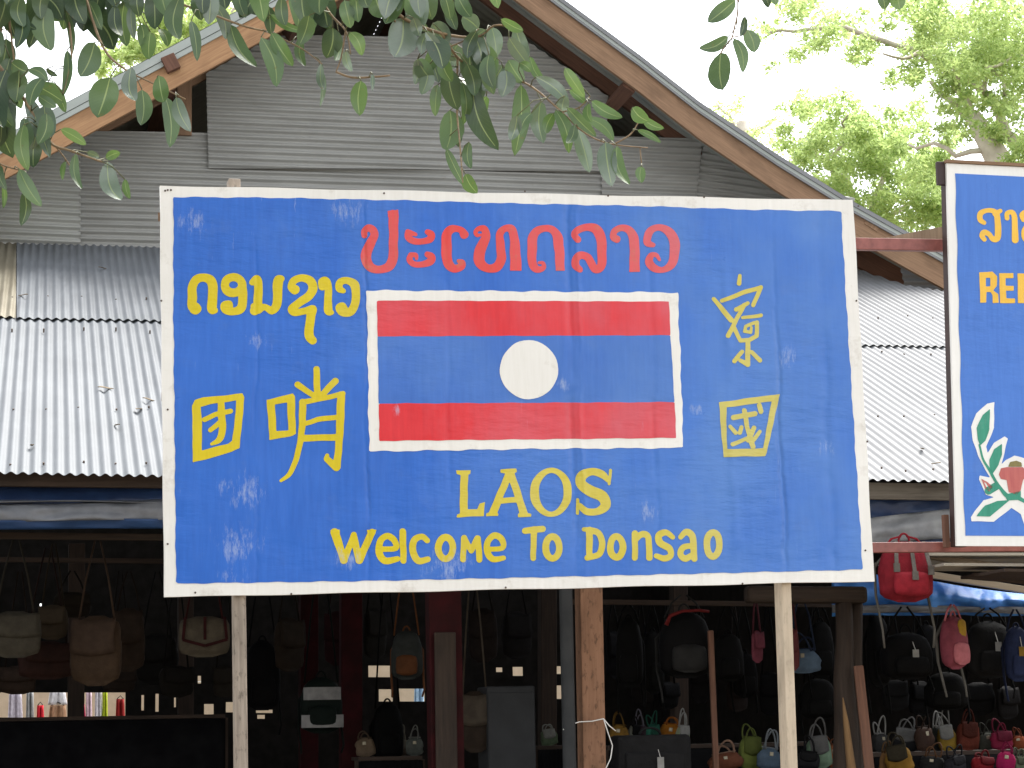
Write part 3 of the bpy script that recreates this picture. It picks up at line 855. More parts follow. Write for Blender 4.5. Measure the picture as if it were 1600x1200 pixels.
# timber frame behind it, ends of the battens poking out at the left
mb = MB(); mb.beam(q2(0, 0, -0.061) + S1 * 0.045 - UP * -0.01, q2(0, 1, -0.061) + S1 * 0.045, 0.08, 0.08, up=SN)
mb.build('frame_rail', M_rail_dark, s2, bevel=0.004)
mb = MB(); mb.beam(q2(0, 0, -0.035) - S1 * 0.055 - UP * 0.06, q2(1, 0, -0.035) - UP * 0.06, 0.03, 0.15, up=UP)
mb.build('frame_rail', M_rail_dark, s2, bevel=0.004)
mb = MB(); mb.beam(q2(0, 0, -0.012) - S1 * 0.005 + UP * 0.012, q2(1, 0, -0.012) + UP * 0.012, 0.05, 0.02, up=UP)
mb.build('frame_rail', M_wood_brown, s2)
mb = MB(); mb.beam(q2(0, 1, -0.10) - S1 * 0.02 + UP * 0.2, q2(0, 1, -0.10) - S1 * 0.02 + UP * 0.0, 0.03, 0.04, up=SN)
mb.build('frame_rail', M_wood_red, s2)
for (y0, y1, h, m) in ((383, 384, 0.075, M_rail), (857, 855, 0.062, M_rail)):
    pl3 = Plane(S2o - SN * 0.19, SN)
    a, c = pl3.hit(1225, y0 + (0 if y0 > 500 else -3)), pl3.hit(1480, y1)
    c2 = a + (c - a) * ((c - a).length + WID) / (c - a).length
    mb = MB(); mb.beam(a, c2, 0.05, h, up=UP)
    mb.build('support_rail', m, s2, bevel=0.004)
for px in (1860, 2300):
    p = pl_s2.hit(px, 560) - SN * 0.255
    mb = MB(); mb.beam((p.x, p.y, -0.4), (p.x, p.y, tl.z + 0.03), 0.09, 0.07, up=SN)
    mb.build('post', M_post_l, s2, bevel=0.005)
# loose board on the upper rail
pl3 = Plane(S2o - SN * 0.225, SN)
mb = MB()
front = [pl3.hit(1345, 379), pl3.hit(1500, 384), pl3.hit(1500, 349), pl3.hit(1430, 362)]
fv = front + [p - SN * 0.03 for p in front]
mb.add(fv, [(0, 1, 2, 3), (7, 6, 5, 4), (0, 4, 5, 1), (1, 5, 6, 2), (2, 6, 7, 3), (3, 7, 4, 0)], [[(p.x, p.z) for p in front]] * 6)
mb.build('brace_board', M_wood_tan, s2)

# ------------------------------------------------------------------ the market hall
def corr_sheet(mb, o, along, across, nrm, poly, pitch=0.076, amp=0.0095, nseg=6, spp=8, dent=0.006, c0=0.0):
    """corrugated sheet: ribs run 'along'; poly = convex outline [(along, across)] in metres"""
    cmin, cmax = min(p[1] for p in poly), max(p[1] for p in poly)
    nr = max(2, int((cmax - cmin) / pitch * spp))
    rows = []
    for j in range(nr + 1):
        c = cmin + (cmax - cmin) * j / nr
        cc = min(max(c, cmin + 1e-5), cmax - 1e-5)
        xs = []
        for i in range(len(poly)):
            (a0, c0_), (a1, c1_) = poly[i], poly[(i + 1) % len(poly)]
            if (c0_ <= cc < c1_) or (c1_ <= cc < c0_):
                xs.append(a0 + (a1 - a0) * (cc - c0_) / (c1_ - c0_))
        if len(xs) < 2:
            continue
        a0, a1 = min(xs), max(xs)
        row = []
        for i in range(nseg + 1):
            a = a0 + (a1 - a0) * i / nseg
            p = o + along * a + across * c
            rib = math.floor((c + c0) / pitch + 0.5)
            h = amp * (1 + 0.14 * noise.noise(Vector((rib * 0.77, a * 0.8, o.z)))) * math.cos(2 * math.pi * (c + c0 + 0.003 * noise.noise(Vector((a * 0.7, rib * 0.37, 2.0)))) / pitch)
            h += dent * noise.noise(Vector((a * 0.9 + o.x, c * 1.6, o.z + 3.1)))
            row.append((p + nrm * h, (c, a)))
        rows.append(row)
    vs_, fs, uvs = [], [], []
    W = nseg + 1
    for r in rows: vs_.extend(p for p, _ in r)
    for j in range(len(rows) - 1):
        for i in range(nseg):
            fs.append((j * W + i, j * W + i + 1, (j + 1) * W + i + 1, (j + 1) * W + i))
            uvs.append([rows[j][i][1], rows[j][i + 1][1], rows[j + 1][i + 1][1], rows[j + 1][i][1]])
    mb.add(vs_, fs, uvs)

B_EAVE = 14.5
AW_D = ray(85, -260)                                   # slope of the lean-to roof
AW_N = E1.cross(AW_D).normalized()
if AW_N.z < 0: AW_N = -AW_N
eave_l = B(17, 739, B_EAVE)
pl_al = Plane(eave_l, AW_N)
B_G = pl_al.hit(130, 386).dot(E2)                      # the gable wall stands where the lean-to meets it
eave_r = B(1425, 749, B_EAVE)
pl_ar = Plane(eave_r, AW_N)
hall_c = abz(0.5, B_G, 0)
hall = thing('market_hall', hall_c, 'open-fronted market hall with grey corrugated gable and a pale lean-to roof', 'building')

def plane_poly(pl, o, al, ac, pix):
    out = []
    for (x, y) in pix:
        q = pl.hit(x, y) - o
        # solve q = a*al + c*ac
        g11, g12, g22 = al.dot(al), al.dot(ac), ac.dot(ac)
        r1, r2 = q.dot(al), q.dot(ac)
        det = g11 * g22 - g12 * g12
        out.append(((r1 * g22 - r2 * g12) / det, (r2 * g11 - r1 * g12) / det))
    return out

def awning(name, pl, o, pix, mat, lift=0.0, c0=0.0, dent=0.006):
    mb = MB()
    corr_sheet(mb, o + AW_N * lift, AW_D, E1, AW_N, plane_poly(pl, o, AW_D, E1, pix), nseg=10, c0=c0, dent=dent)
    return mb.build(name, mat, hall, smooth=True)
awning('lean_to_sheet', pl_al, eave_l, [(-420, 730), (700, 752), (700, 508), (-420, 487)], M_awn)
awning('lean_to_sheet', pl_al, eave_l, [(26, 500), (700, 513), (700, 396), (26, 383)], M_awn, lift=0.02, c0=0.012)
awning('lean_to_sheet', pl_al, eave_l, [(-420, 490), (25, 499), (25, 383), (-420, 376)], M_awn_old, lift=0.022, c0=0.02)
awning('lean_to_sheet', pl_ar, eave_r, [(700, 733), (1620, 756), (1620, 540), (700, 522)], M_awn_w)
awning('lean_to_sheet', pl_ar, eave_r, [(700, 528), (1560, 546), (1560, 470), (1415, 449), (1340, 424), (1200, 400), (700, 385)], M_awn_w, lift=0.02, c0=0.01)

mb = MB()
rngN = random.Random(9)
for pl, o_, x0_, x1_, ys in ((pl_al, eave_l, -60, 420, (726, 640, 520, 470)), (pl_ar, eave_r, 1190, 1560, (735, 650, 552, 500))):
    for y_ in ys:
        for k in range(9):
            p = pl.hit(x0_ + (x1_ - x0_) * (k + 0.5 + rngN.uniform(-0.1, 0.1)) / 9, y_ + rngN.uniform(-3, 3))
            mb.tube([p, p + AW_N * (0.035 if y_ < 540 else 0.016)], 0.0075, 6)
mb.build('roofing_nails', mk('rusty_washer', (0.10, 0.075, 0.06), rough=0.7), hall)
for (x_, y_, L_, a_, lb_) in ((165, 610, 0.13, 0.4, 'largest dry leaf on the left lean-to roof, left of a close pair'), (217, 643, 0.12, 1.2, 'dry leaf on the left roof, lower of the pair beside the sign'),
        (183, 668, 0.08, 2.0, 'small dry leaf on the left roof, right under the largest leaf'), (160, 425, 0.10, 0.7, 'dry leaf on the upper sheets of the left roof, near the gable'),
        (36, 468, 0.10, 2.6, 'dry leaf on the left roof next to the stained old sheet'), (232, 628, 0.09, 0.1, 'dry leaf on the left roof, upper of the pair beside the sign'),
        (50, 700, 0.07, 1.7, 'smallest dry leaf on the left roof, low down near the eave'), (1440, 705, 0.09, 0.9, 'dry leaf on the right roof between the signs, higher one'),
        (1462, 728, 0.08, 2.2, 'dry leaf on the right roof between the signs, nearest the eave')):
    pl = pl_al if x_ < 800 else pl_ar
    p = pl.hit(x_, y_) + AW_N * (0.018 if y_ > 520 else 0.040)
    t = (E1 * math.cos(a_) + AW_D * math.sin(a_)).normalized(); sd_ = AW_N.cross(t)
    mb = MB()
    mb.grid(lambda u, v: p + t * (L_ * (v - 0.5)) + sd_ * ((u - 0.5) * L_ * 0.4 * math.sin(math.pi * min(1, max(0.02, v)))) + AW_N * (0.012 * math.cos(3 * v) + 0.02 * (u - 0.5) ** 2), 4, 8)
    o = mb.build('fallen_leaf', M_litter, smooth=True, solid=0.002)
    tag(o, lb_, 'leaf', 'dry leaves on the lean-to roof')

# gable wall sheets (ribs run level)
def gable(name, pix, mat, b, tilt=0.0, o_px=(700, 300), dent=0.012, c0=0.0):
    al = (E1 * math.cos(tilt) + UP * math.sin(tilt)).normalized()
    ac = al.cross(-E2).normalized()
    if ac.z < 0: ac = -ac
    o = B(*o_px, b)
    mb = MB()
    corr_sheet(mb, o, al, ac, -E2, plane_poly(Plane(o, E2), o, al, ac, pix), nseg=40, dent=dent, c0=c0, amp=0.017)
    return mb.build(name, mat, hall, smooth=True)
gable('gable_sheet', [(124, 205), (960, 214), (1335, 310), (1335, 420), (124, 420)], M_gable, B_G, tilt=0.003)
gable('gable_sheet', [(-460, 392), (-460, 440), (126, 440), (126, 208), (105, 214), (-80, 298)], M_gable2, B_G - 0.02, tilt=-0.012, c0=0.02)
gable('gable_sheet', [(322, 115), (430, 55), (815, 58), (950, 150), (947, 268), (640, 264), (326, 262)], M_gable, B_G - 0.05, tilt=0.002, c0=0.01)
gable('gable_sheet', [(940, 212), (1098, 216), (1086, 330), (940, 330)], M_gable, B_G - 0.03, tilt=0.0, c0=0.03)
gable('gable_sheet', [(1100, 220), (1160, 262), (1260, 325), (1260, 345), (1080, 345)], M_gable, B_G - 0.015, tilt=-0.11)
gable('gable_sheet', [(1402, 395), (1446, 396), (1520, 440), (1520, 468), (1478, 462), (1413, 447)], M_awn_w, B_G - 0.65, tilt=0.02)

# roof over the gable, its overhanging edge, barge boards
B_O = B_G - 0.95
apex = (682, -149)
left_top = [(-420, 443), (98, 165), (262, 77), apex]
right_top = [apex, (880, 0), (1000, 88), (1092, 160), (1215, 243), (1331, 315), (1415, 362), (1520, 420)]
ROOF_BACK = 13.5
def roof_slope(pts, name):
    mb = MB()
    P = [B(x, y, B_O) for x, y in pts]
    # ribs run down the slope: sample depth densely, slope along polyline
    n = int(ROOF_BACK / 0.152 * 4)
    fs_b = [i / n for i in range(n + 1)]
    vs_, uvs, fs = [], [], []
    acc = [0]
    for i in range(1, len(P)): acc.append(acc[-1] + (P[i] - P[i - 1]).length)
    for j, f in enumerate(fs_b):
        d = f * ROOF_BACK
        for i, p in enumerate(P):
            t = (P[min(i + 1, len(P) - 1)] - P[max(i - 1, 0)]).normalized()
            nn = E2.cross(t)
            if nn.z < 0: nn = -nn
            vs_.append(p + E2 * d + nn * (0.012 * math.cos(2 * math.pi * d / 0.152)))
    W = len(P)
    for j in range(n):
        for i in range(W - 1):
            fs.append((j * W + i, j * W + i + 1, (j + 1) * W + i + 1, (j + 1) * W + i))
            uvs.append([(fs_b[j] * ROOF_BACK, acc[i]), (fs_b[j] * ROOF_BACK, acc[i + 1]), (fs_b[j + 1] * ROOF_BACK, acc[i + 1]), (fs_b[j + 1] * ROOF_BACK, acc[i])])
    mb.add(vs_, fs, uvs)
    return mb.build(name, M_flash, hall, smooth=True)
roof_slope(left_top, 'roof_slope')
roof_slope(right_top, 'roof_slope')

def strip(pts, off0, off1, b0, b1, name, mat, bevel=0.0):
    """band along a roof edge: between two pixel offsets below the roof line, as a solid board from depth b0 to b1"""
    mb = MB()
    fr = [(B(x, y + off0, b0), B(x, y + off1, b0)) for x, y in pts]
    vs_ = []
    for t, bt in fr:
        vs_ += [t, bt, bt + E2 * (b1 - b0), t + E2 * (b1 - b0)]
    fs, uvs = [], []
    L = 0
    for i in range(len(fr) - 1):
        l2 = L + (fr[i + 1][0] - fr[i][0]).length
        k, m = i * 4, i * 4 + 4
        hgt = (fr[i][0] - fr[i][1]).length
        for e in range(4):
            e2 = (e + 1) % 4
            fs.append((k + e, k + e2, m + e2, m + e))
            uvs.append([(e * hgt, L), (e * hgt + hgt, L), (e * hgt + hgt, l2), (e * hgt, l2)])
        L = l2
    fs.append((3, 2, 1, 0)); uvs.append([(0, 0)] * 4)
    z = (len(fr) - 1) * 4
    fs.append((z, z + 1, z + 2, z + 3)); uvs.append([(0, 0)] * 4)
    mb.add(vs_, fs, uvs)
    return mb.build(name, mat, hall, bevel=bevel)
strip(left_top, -1, 13, B_O - 0.05, B_O - 0.03, 'roof_flashing', M_flash)
strip(left_top, 14.5, 23, B_O - 0.042, B_O - 0.02, 'roof_flashing', M_flash)
strip(left_top, 23, 66, B_O - 0.02, B_O + 0.03, 'barge_board', M_wood_orange, 0.004)
strip(right_top, -1.5, 5, B_O - 0.06, B_O - 0.04, 'roof_flashing', M_awn_w)
strip(right_top, 6, 12, B_O - 0.045, B_O - 0.025, 'roof_flashing', M_flash)
strip(right_top, 12.5, 15.5, B_O - 0.055, B_O - 0.035, 'roof_flashing', M_awn_w)
strip(right_top, 16, 56, B_O - 0.02, B_O + 0.03, 'barge_board', M_wood_brown, 0.004)
# second rafter at the wall, purlins, little strut in the left gap
strip([(-100, 270), (98, 165), (262, 77), apex], 32, 78, B_G + 0.02, B_G + 0.08, 'rafter', M_wood_brown, 0.003)
strip([apex, (880, 0), (1000, 88), (1092, 160), (1215, 243), (1331, 315), (1420, 364)], 52, 96, B_G + 0.02, B_G + 0.08, 'rafter', M_wood_red, 0.003)
def purlin(x, y, b0, b1, w=0.14, h=0.16, mat=M_wood_red):
    p = B(x, y, b0)
    mb = MB(); mb.beam(p, p + E2 * (b1 - b0), w, h, up=(UP + E1 * (-0.5 if x < 682 else 0.6)).normalized())
    mb.build('purlin', mat, hall, bevel=0.004)
purlin(267, 97, B_O - 0.10, B_G + 6)
purlin(988, 130, B_O + 0.05, B_G + 6)
purlin(1364, 350, B_O - 0.03, B_G + 6, 0.17, 0.10, M_wood_brown)
purlin(682, -100, B_O + 0.05, B_G + 6)
purlin(470, 10, B_O + 0.05, B_G + 6)
p0, p1 = B(288, 212, B_G - 0.01), B(288, 120, B_G - 0.01)
mb = MB(); mb.beam(p0, p1, 0.15, 0.05, up=E2); mb.build('strut', M_wood_brown, hall, bevel=0.003)

# walls that close the hall at the sides and back, floor inside
aL, aR = B(-420, 800, B_G).dot(E1), B(1500, 800, B_G).dot(E1)
B_BACK = B_O + ROOF_BACK - 0.3
zL = 4.4
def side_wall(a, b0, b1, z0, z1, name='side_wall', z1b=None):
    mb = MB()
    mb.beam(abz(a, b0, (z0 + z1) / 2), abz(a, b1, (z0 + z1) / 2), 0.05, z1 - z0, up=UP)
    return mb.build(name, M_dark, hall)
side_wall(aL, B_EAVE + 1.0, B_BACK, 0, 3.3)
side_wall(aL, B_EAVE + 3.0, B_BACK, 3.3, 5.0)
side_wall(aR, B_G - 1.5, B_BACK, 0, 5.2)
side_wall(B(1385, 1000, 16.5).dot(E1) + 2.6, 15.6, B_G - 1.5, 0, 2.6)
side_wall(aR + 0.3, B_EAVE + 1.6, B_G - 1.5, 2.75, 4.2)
zmax = B(682, -149, B_O).z + 0.3
# back wall with the gaps daylight shows through (gaps listed in pixels)
gaps = [(-30, 1082, 196, 1121), (221, 1086, 225, 1110), (243, 1084, 248, 1112), (272, 1085, 275, 1105), (319, 1100, 334, 1117), (353, 1097, 366, 1113), (400, 1109, 426, 1114), (402, 1117, 414, 1123), (309, 1056, 314, 1068),
        (576, 1040, 610, 1058), (592, 1077, 614, 1096), (622, 1076, 664, 1096), (776, 1043, 786, 1050), (802, 1042, 818, 1056), (853, 1041, 880, 1053), (855, 1071, 884, 1092),
        (1116, 978, 1121, 996), (1130, 980, 1140, 1000), (1366, 1053, 1384, 1098), (1500, 1078, 1585, 1112), (60, 943, 63, 949)]
xs = sorted(set([-700, 1900] + [g_[0] for g_ in gaps] + [g_[2] for g_ in gaps]))
mb = MB()
TOP, BOT = -200, 1420
for x0, x1 in zip(xs[:-1], xs[1:]):
    cuts = sorted([(g_[1], g_[3]) for g_ in gaps if g_[0] <= x0 and g_[2] >= x1])
    y = TOP
    segs = []
    for c0, c1 in cuts:
        if c0 > y: segs.append((y, c0))
        y = max(y, c1)
    segs.append((y, BOT))
    for (ya, yb) in segs:
        ax0, ax1 = B(x0, 1090, B_BACK).dot(E1), B(x1, 1090, B_BACK).dot(E1)
        q = [abz(ax0, B_BACK, B(x0, ya, B_BACK).z), abz(ax1, B_BACK, B(x1, ya, B_BACK).z), abz(ax1, B_BACK, B(x1, yb, B_BACK).z), abz(ax0, B_BACK, B(x0, yb, B_BACK).z)]
        if q[2].z < 0.0: q[2].z = 0.0
        if q[3].z < 0.0: q[3].z = 0.0
        lim = lambda p: min(p.z, 4.72 + max(0, 4.9 - abs(p.dot(E1) - B(682, 0, B_O).dot(E1)) * 0.56))
        q[0].z, q[1].z = max(lim(q[0]), q[3].z), max(lim(q[1]), q[2].z)
        r = [p + E2 * 0.03 for p in q]
        mb.add(q + r, [(0, 1, 2, 3), (7, 6, 5, 4), (0, 4, 5, 1), (1, 5, 6, 2), (2, 6, 7, 3), (3, 7, 4, 0)])
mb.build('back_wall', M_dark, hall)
mb = MB()
q = [abz(aL, B_EAVE + 0.3, 0.03), abz(aR, B_EAVE + 0.3, 0.03), abz(aR, B_BACK, 0.03), abz(aL, B_BACK, 0.03)]
mb.quad(*q)
tag(mb.build('floor', M_floor), 'packed earth floor inside the market hall', kind='structure')
# beams carrying the lean-to
def hbeam(name, xa, ya, xb, yb, b, w, h, mat, bevel=0.004):
    mb = MB(); mb.beam(B(xa, ya, b), B(xb, yb, b), w, h, up=UP)
    return mb.build(name, mat, hall, bevel=bevel)
hbeam('eave_beam', -420, 742, 820, 757, B_EAVE + 0.22, 0.06, 0.11, M_wood_dark)
hbeam('eave_beam', 780, 760, 1640, 771, B_EAVE + 0.22, 0.06, 0.12, M_wood_grey)
hbeam('hanging_rail', -420, 833, 900, 846, 15.1, 0.05, 0.045, M_log)
hbeam('log_beam', 1165, 929, 1352, 930, 15.3, 0.14, 0.125, M_log, 0.03)
hbeam('hanging_rail', 880, 940, 1700, 950, 16.6, 0.04, 0.04, M_wood_dark)
hbeam('hanging_rail', -420, 830, 900, 850, 16.75, 0.05, 0.045, M_wood_dark)
hbeam('hanging_rail', -420, 870, 1300, 888, 18.2, 0.04, 0.04, M_wood_dark)

# posts of the hall
def hpost(name, xt, yt, xb, yb, b, w, d, mat, bevel=0.008, label=None):
    a, c = B(xt, yt, b), B(xb, yb, b)
    dd = (c - a) / (c.z - a.z)
    foot = a + dd * (0.0 - a.z)
    mb = MB(); mb.beam(foot, a, w, d, up=E2)
    o = mb.build(name, mat, hall, bevel=bevel)
    if label: o['label'] = label
    return o
hpost('pillar', 917, 800, 925, 1199, 15.0, 0.165, 0.165, M_pillar)
pp = [B(880, 780, 14.85), B(884, 930, 14.85), B(890, 1199, 14.85)]
d_ = (pp[2] - pp[1]) / (pp[2].z - pp[1].z)
mb = MB(); mb.tube([pp[0], pp[1], pp[2], pp[2] + d_ * (0 - pp[2].z)], 0.047, 12); mb.build('drain_pipe', M_pipe, hall, smooth=True)
hpost('pillar', 690, 800, 697, 1199, 15.6, 0.24, 0.16, M_redpost, label='dark red painted pillar')
hpost('nailed_plank', 695, 988, 698, 1199, 15.47, 0.155, 0.03, M_log)
hpost('pillar', 548, 870, 548, 1199, 18.5, 0.18, 0.16, M_redpost)
hpost('pillar', 482, 870, 482, 1199, 19.5, 0.16, 0.16, M_redpost)
hpost('pillar', 855, 870, 855, 1199, 21.0, 0.16, 0.16, M_wood_dark)
hpost('pillar', 1060, 900, 1062, 1199, 19.5, 0.14, 0.14, M_wood_dark)
hpost('stick', 1110, 985, 1118, 1180, 15.9, 0.045, 0.03, M_wood_red)
hpost('pillar', 120, 850, 118, 1199, 20.5, 0.15, 0.15, M_wood_dark)
hpost('pillar', 290, 850, 290, 1199, 21.5, 0.15, 0.15, M_wood_dark)
# the old forked log at the right corner
def px_line(pts, b): return [B(x, y, b) for x, y in pts]
mb = MB()
L1 = px_line([(1318, 925), (1320, 1000), (1318, 1060), (1322, 1130), (1322, 1199)], 15.3)
foot = L1[-1].copy(); foot.z = 0
mb.tube(L1 + [foot], [0.062, 0.066, 0.075, 0.088, 0.10, 0.13], 14)
L2 = px_line([(1338, 925), (1336, 1000), (1334, 1080), (1336, 1199)], 15.35)
foot = L2[-1].copy(); foot.z = 0
mb.tube(L2 + [foot], [0.05, 0.055, 0.06, 0.07, 0.09], 12)
lg = mb.build('log_post', M_log, hall, smooth=True)
mb = MB()
g0 = px_line([(1317, 1090), (1322, 1130), (1330, 1199)], 15.19)
mb.tube(g0 + [g0[-1] - UP * 0.4], [0.004, 0.022, 0.034, 0.03], 8)
mb.build('split_face', M_gash, lg, smooth=True)
hpost('leaning_board', 1341, 1040, 1358, 1199, 15.15, 0.075, 0.025, M_wood_red)

# neighbouring roof at the far right: flat sheets seen from below
stall = thing('neighbour_stall', B(1560, 1100, 16.0) * 1.0, 'low neighbouring stall roofed with grey boards beyond the big sign, right side', 'stall')
stall.location.z = 0; w_ = list(stall['_w']); w_[2] = 0; stall['_w'] = tuple(w_)
def flat_sheet(px0, px1, y0, y1, z_off, thick, mat, name, tilt=0.0):
    a0, a1 = B(px0, y0, 14.4), B(px1, y0 + 6, 14.4)
    h = a0.z + z_off
    d0 = ray(px0, y0); d1 = ray(px0, y1)
    f0 = EYE + d0 * ((h - EYE.z) / d0.z); f1 = EYE + d1 * ((h - EYE.z) / d1.z)
    dep = f1.dot(E2) - f0.dot(E2)
    A0 = E1 * a0.dot(E1) + E2 * f0.dot(E2) + UP * h
    A1 = E1 * (a1.dot(E1)) + E2 * f0.dot(E2) + UP * (h + tilt)
    mb = MB()
    c = [A0, A1, A1 + E2 * dep, A0 + E2 * dep]
    t = [p + UP * thick for p in c]
    mb.add(c + t, [(3, 2, 1, 0), (4, 5, 6, 7), (0, 1, 5, 4), (1, 2, 6, 5), (2, 3, 7, 6), (3, 0, 4, 7)],
           [[(0, 0), (0, 2), (1, 2), (1, 0)]] * 6)
    mb.build(name, mat, stall)
M_board = wood('timber_sunbleached', (0.55, 0.47, 0.36), (0.42, 0.35, 0.26))
M_board2 = wood('timber_silvery', (0.40, 0.37, 0.31), (0.28, 0.26, 0.22))
flat_sheet(1440, 1900, 868, 884, 0.0, 0.02, M_board2, 'roof_board')
flat_sheet(1452, 1900, 884, 892, -0.02, 0.02, M_board2, 'roof_board', -0.02)
flat_sheet(1506, 1900, 893, 905, -0.05, 0.02, M_wood_dark, 'roof_board', -0.04)
mb = MB(); mb.beam(B(1440, 866, 14.6), B(1700, 912, 14.6), 0.05, 0.05, up=UP); mb.build('roof_beam', M_wood_tan, stall, bevel=0.003)
mb = MB(); mb.beam(B(1380, 886, 15.6), B(1750, 946, 15.6), 0.05, 0.05, up=UP); mb.build('roof_beam', M_board, stall, bevel=0.003)
mb = MB(); mb.beam(B(1520, 900, 15.0), B(1700, 916, 15.0), 0.05, 0.05, up=UP); mb.build('roof_beam', M_wood_dark, stall, bevel=0.003)
for px, b_ in ((1690, 15.6), (1860, 15.0)):
    p = B(px, 900, b_)
    mb = MB(); mb.beam((p.x, p.y, 0), (p.x, p.y, p.z - 0.02), 0.1, 0.1, up=E2); mb.build('pillar', M_wood_dark, stall)

# ------------------------------------------------------------------ tarpaulins
def tarp_band(px0, px1, rows, b, mat, name, parent, slope=0.0, sag=0.0, wr=0.02, ph=0.0):
    """rows: [(pixel y at the left, at the right, outward offset)] from top to bottom"""
    mb = MB()
    nu, nv = 90, 4 * (len(rows) - 1)
    def fn(u, v):
        t = v * (len(rows) - 1)
        i = min(int(t), len(rows) - 2); f = t - i
        yl = rows[i][0] * (1 - f) + rows[i + 1][0] * f
        yr = rows[i][1] * (1 - f) + rows[i + 1][1] * f
        off = rows[i][2] * (1 - f) + rows[i + 1][2] * f
        x = px0 + (px1 - px0) * u
        y = yl * (1 - u) + yr * u + 3.0 * noise.noise(Vector((u * 7, v * 1.5, ph))) + 6 * sag * math.sin(u * math.pi * 3)
        off += wr * noise.noise(Vector((u * 16, v * 2.5, ph + 3))) + wr * 0.6 * noise.noise(Vector((u * 40, v * 3, ph + 7)))
        return B(x, y, b - off)
    mb.grid(fn, nu, nv, lambda u, v: (u * 4, v))
    return mb.build(name, mat, parent, smooth=True, solid=0.006)
tl_ = thing('tarpaulin', B(120, 800, 14.9), 'rolled navy and grey tarpaulin slung under the left lean-to eave', 'tarpaulin', )
tarp_band(-420, 640, [(760, 757, 0.0), (785, 783, 0.06), (804, 798, 0.02)], 14.85, M_tarp_navy, 'upper_fold', tl_, ph=1)
tarp_band(-420, 640, [(781, 782, 0.03), (783, 784, 0.13), (785, 786, 0.03)], 14.85, M_tarp_grey, 'cord_edge', tl_, ph=2, wr=0.005)
tarp_band(-420, 640, [(800, 770, 0.04), (808, 782, 0.14), (822, 806, 0.12)], 14.85, M_tarp_grey, 'grey_fold', tl_, ph=3, wr=0.05)
tarp_band(-420, 640, [(821, 803, 0.125), (832, 820, 0.08)], 14.85, M_tarp_hem, 'lower_hem', tl_, ph=4)
tr_ = thing('tarpaulin', B(1425, 800, 14.9), 'grey tarpaulin hung under the right eave between the two signs', 'tarpaulin')
tarp_band(1000, 1640, [(752, 756, 0.0), (778, 782, 0.03), (800, 800, 0.0)], 14.9, M_tarp_grey, 'upper_fold', tr_, ph=5, wr=0.03)
tarp_band(1000, 1640, [(775, 778, 0.055), (800, 802, 0.06), (815, 812, 0.04)], 14.9, M_tarp_navy, 'middle_fold', tr_, ph=6)
tarp_band(1000, 1640, [(850, 778, 0.09), (862, 800, 0.16), (880, 826, 0.14)], 14.9, M_tarp_pale, 'grey_fold', tr_, ph=7, wr=0.04)
tarp_band(1000, 1640, [(880, 824, 0.105), (888, 836, 0.08)], 14.9, M_tarp_navy, 'lower_hem', tr_, ph=8)
tb = thing('tarpaulin', B(1500, 940, 15.75), 'bright blue plastic sheet sagging below the neighbouring stall roof', 'tarpaulin')
tarp_band(1300, 1760, [(888, 952, 0.04), (925, 950, 0.22), (948, 955, 0.14), (962, 962, 0.10)], 15.85, M_tarp_blue, 'sheet', tb, ph=9, wr=0.07)
tarp_band(1300, 1760, [(945, 950, 0.20), (952, 955, 0.205), (957, 958, 0.19)], 15.85, M_tarp_grey, 'pale_edge', tb, ph=10, wr=0.03)

# white string round the brown pillar
mb = MB()
b_ = 14.89
mb.tube([B(880, 1140, b_ - 0.06), B(893, 1132, b_ - 0.03), B(905, 1128, b_), B(925, 1127, b_), B(943, 1123, b_)], 0.004, 6)
mb.tube([B(943, 1123, b_), B(952, 1134, b_), B(962, 1142, b_)], 0.004, 6)
mb.tube([B(943, 1123, b_), B(950, 1145, b_), B(957, 1165, b_), B(954, 1185, b_), B(947, 1200, b_), B(946, 1230, b_)], 0.004, 6)
tag(mb.build('string', M_string, smooth=True), 'white string knotted round the brown pillar with loose ends hanging', 'string')

# grey cabinet inside
p = B(790, 1073, 17.3)
cab = thing('metal_cabinet', Vector((p.x, p.y, 0)), 'plain grey metal cabinet standing behind the red pillar', 'cabinet')
mb = MB(); mb.beam((p.x, p.y, 0), (p.x, p.y, p.z), 0.39, 0.4, up=E2); mb.build('body', M_cabinet, cab, bevel=0.012)
mb = MB(); q = p - E2 * 0.209; mb.beam((q.x, q.y, 0.1), (q.x, q.y, p.z - 0.05), 0.375, 0.014, up=E2); mb.build('door', M_cabinet, cab, bevel=0.005)
mb = MB(); q = p - E2 * 0.225 + E1 * 0.15; mb.beam((q.x, q.y, 1.0), (q.x, q.y, 1.25), 0.015, 0.02, up=E2); mb.build('handle', M_pipe, cab, bevel=0.003)

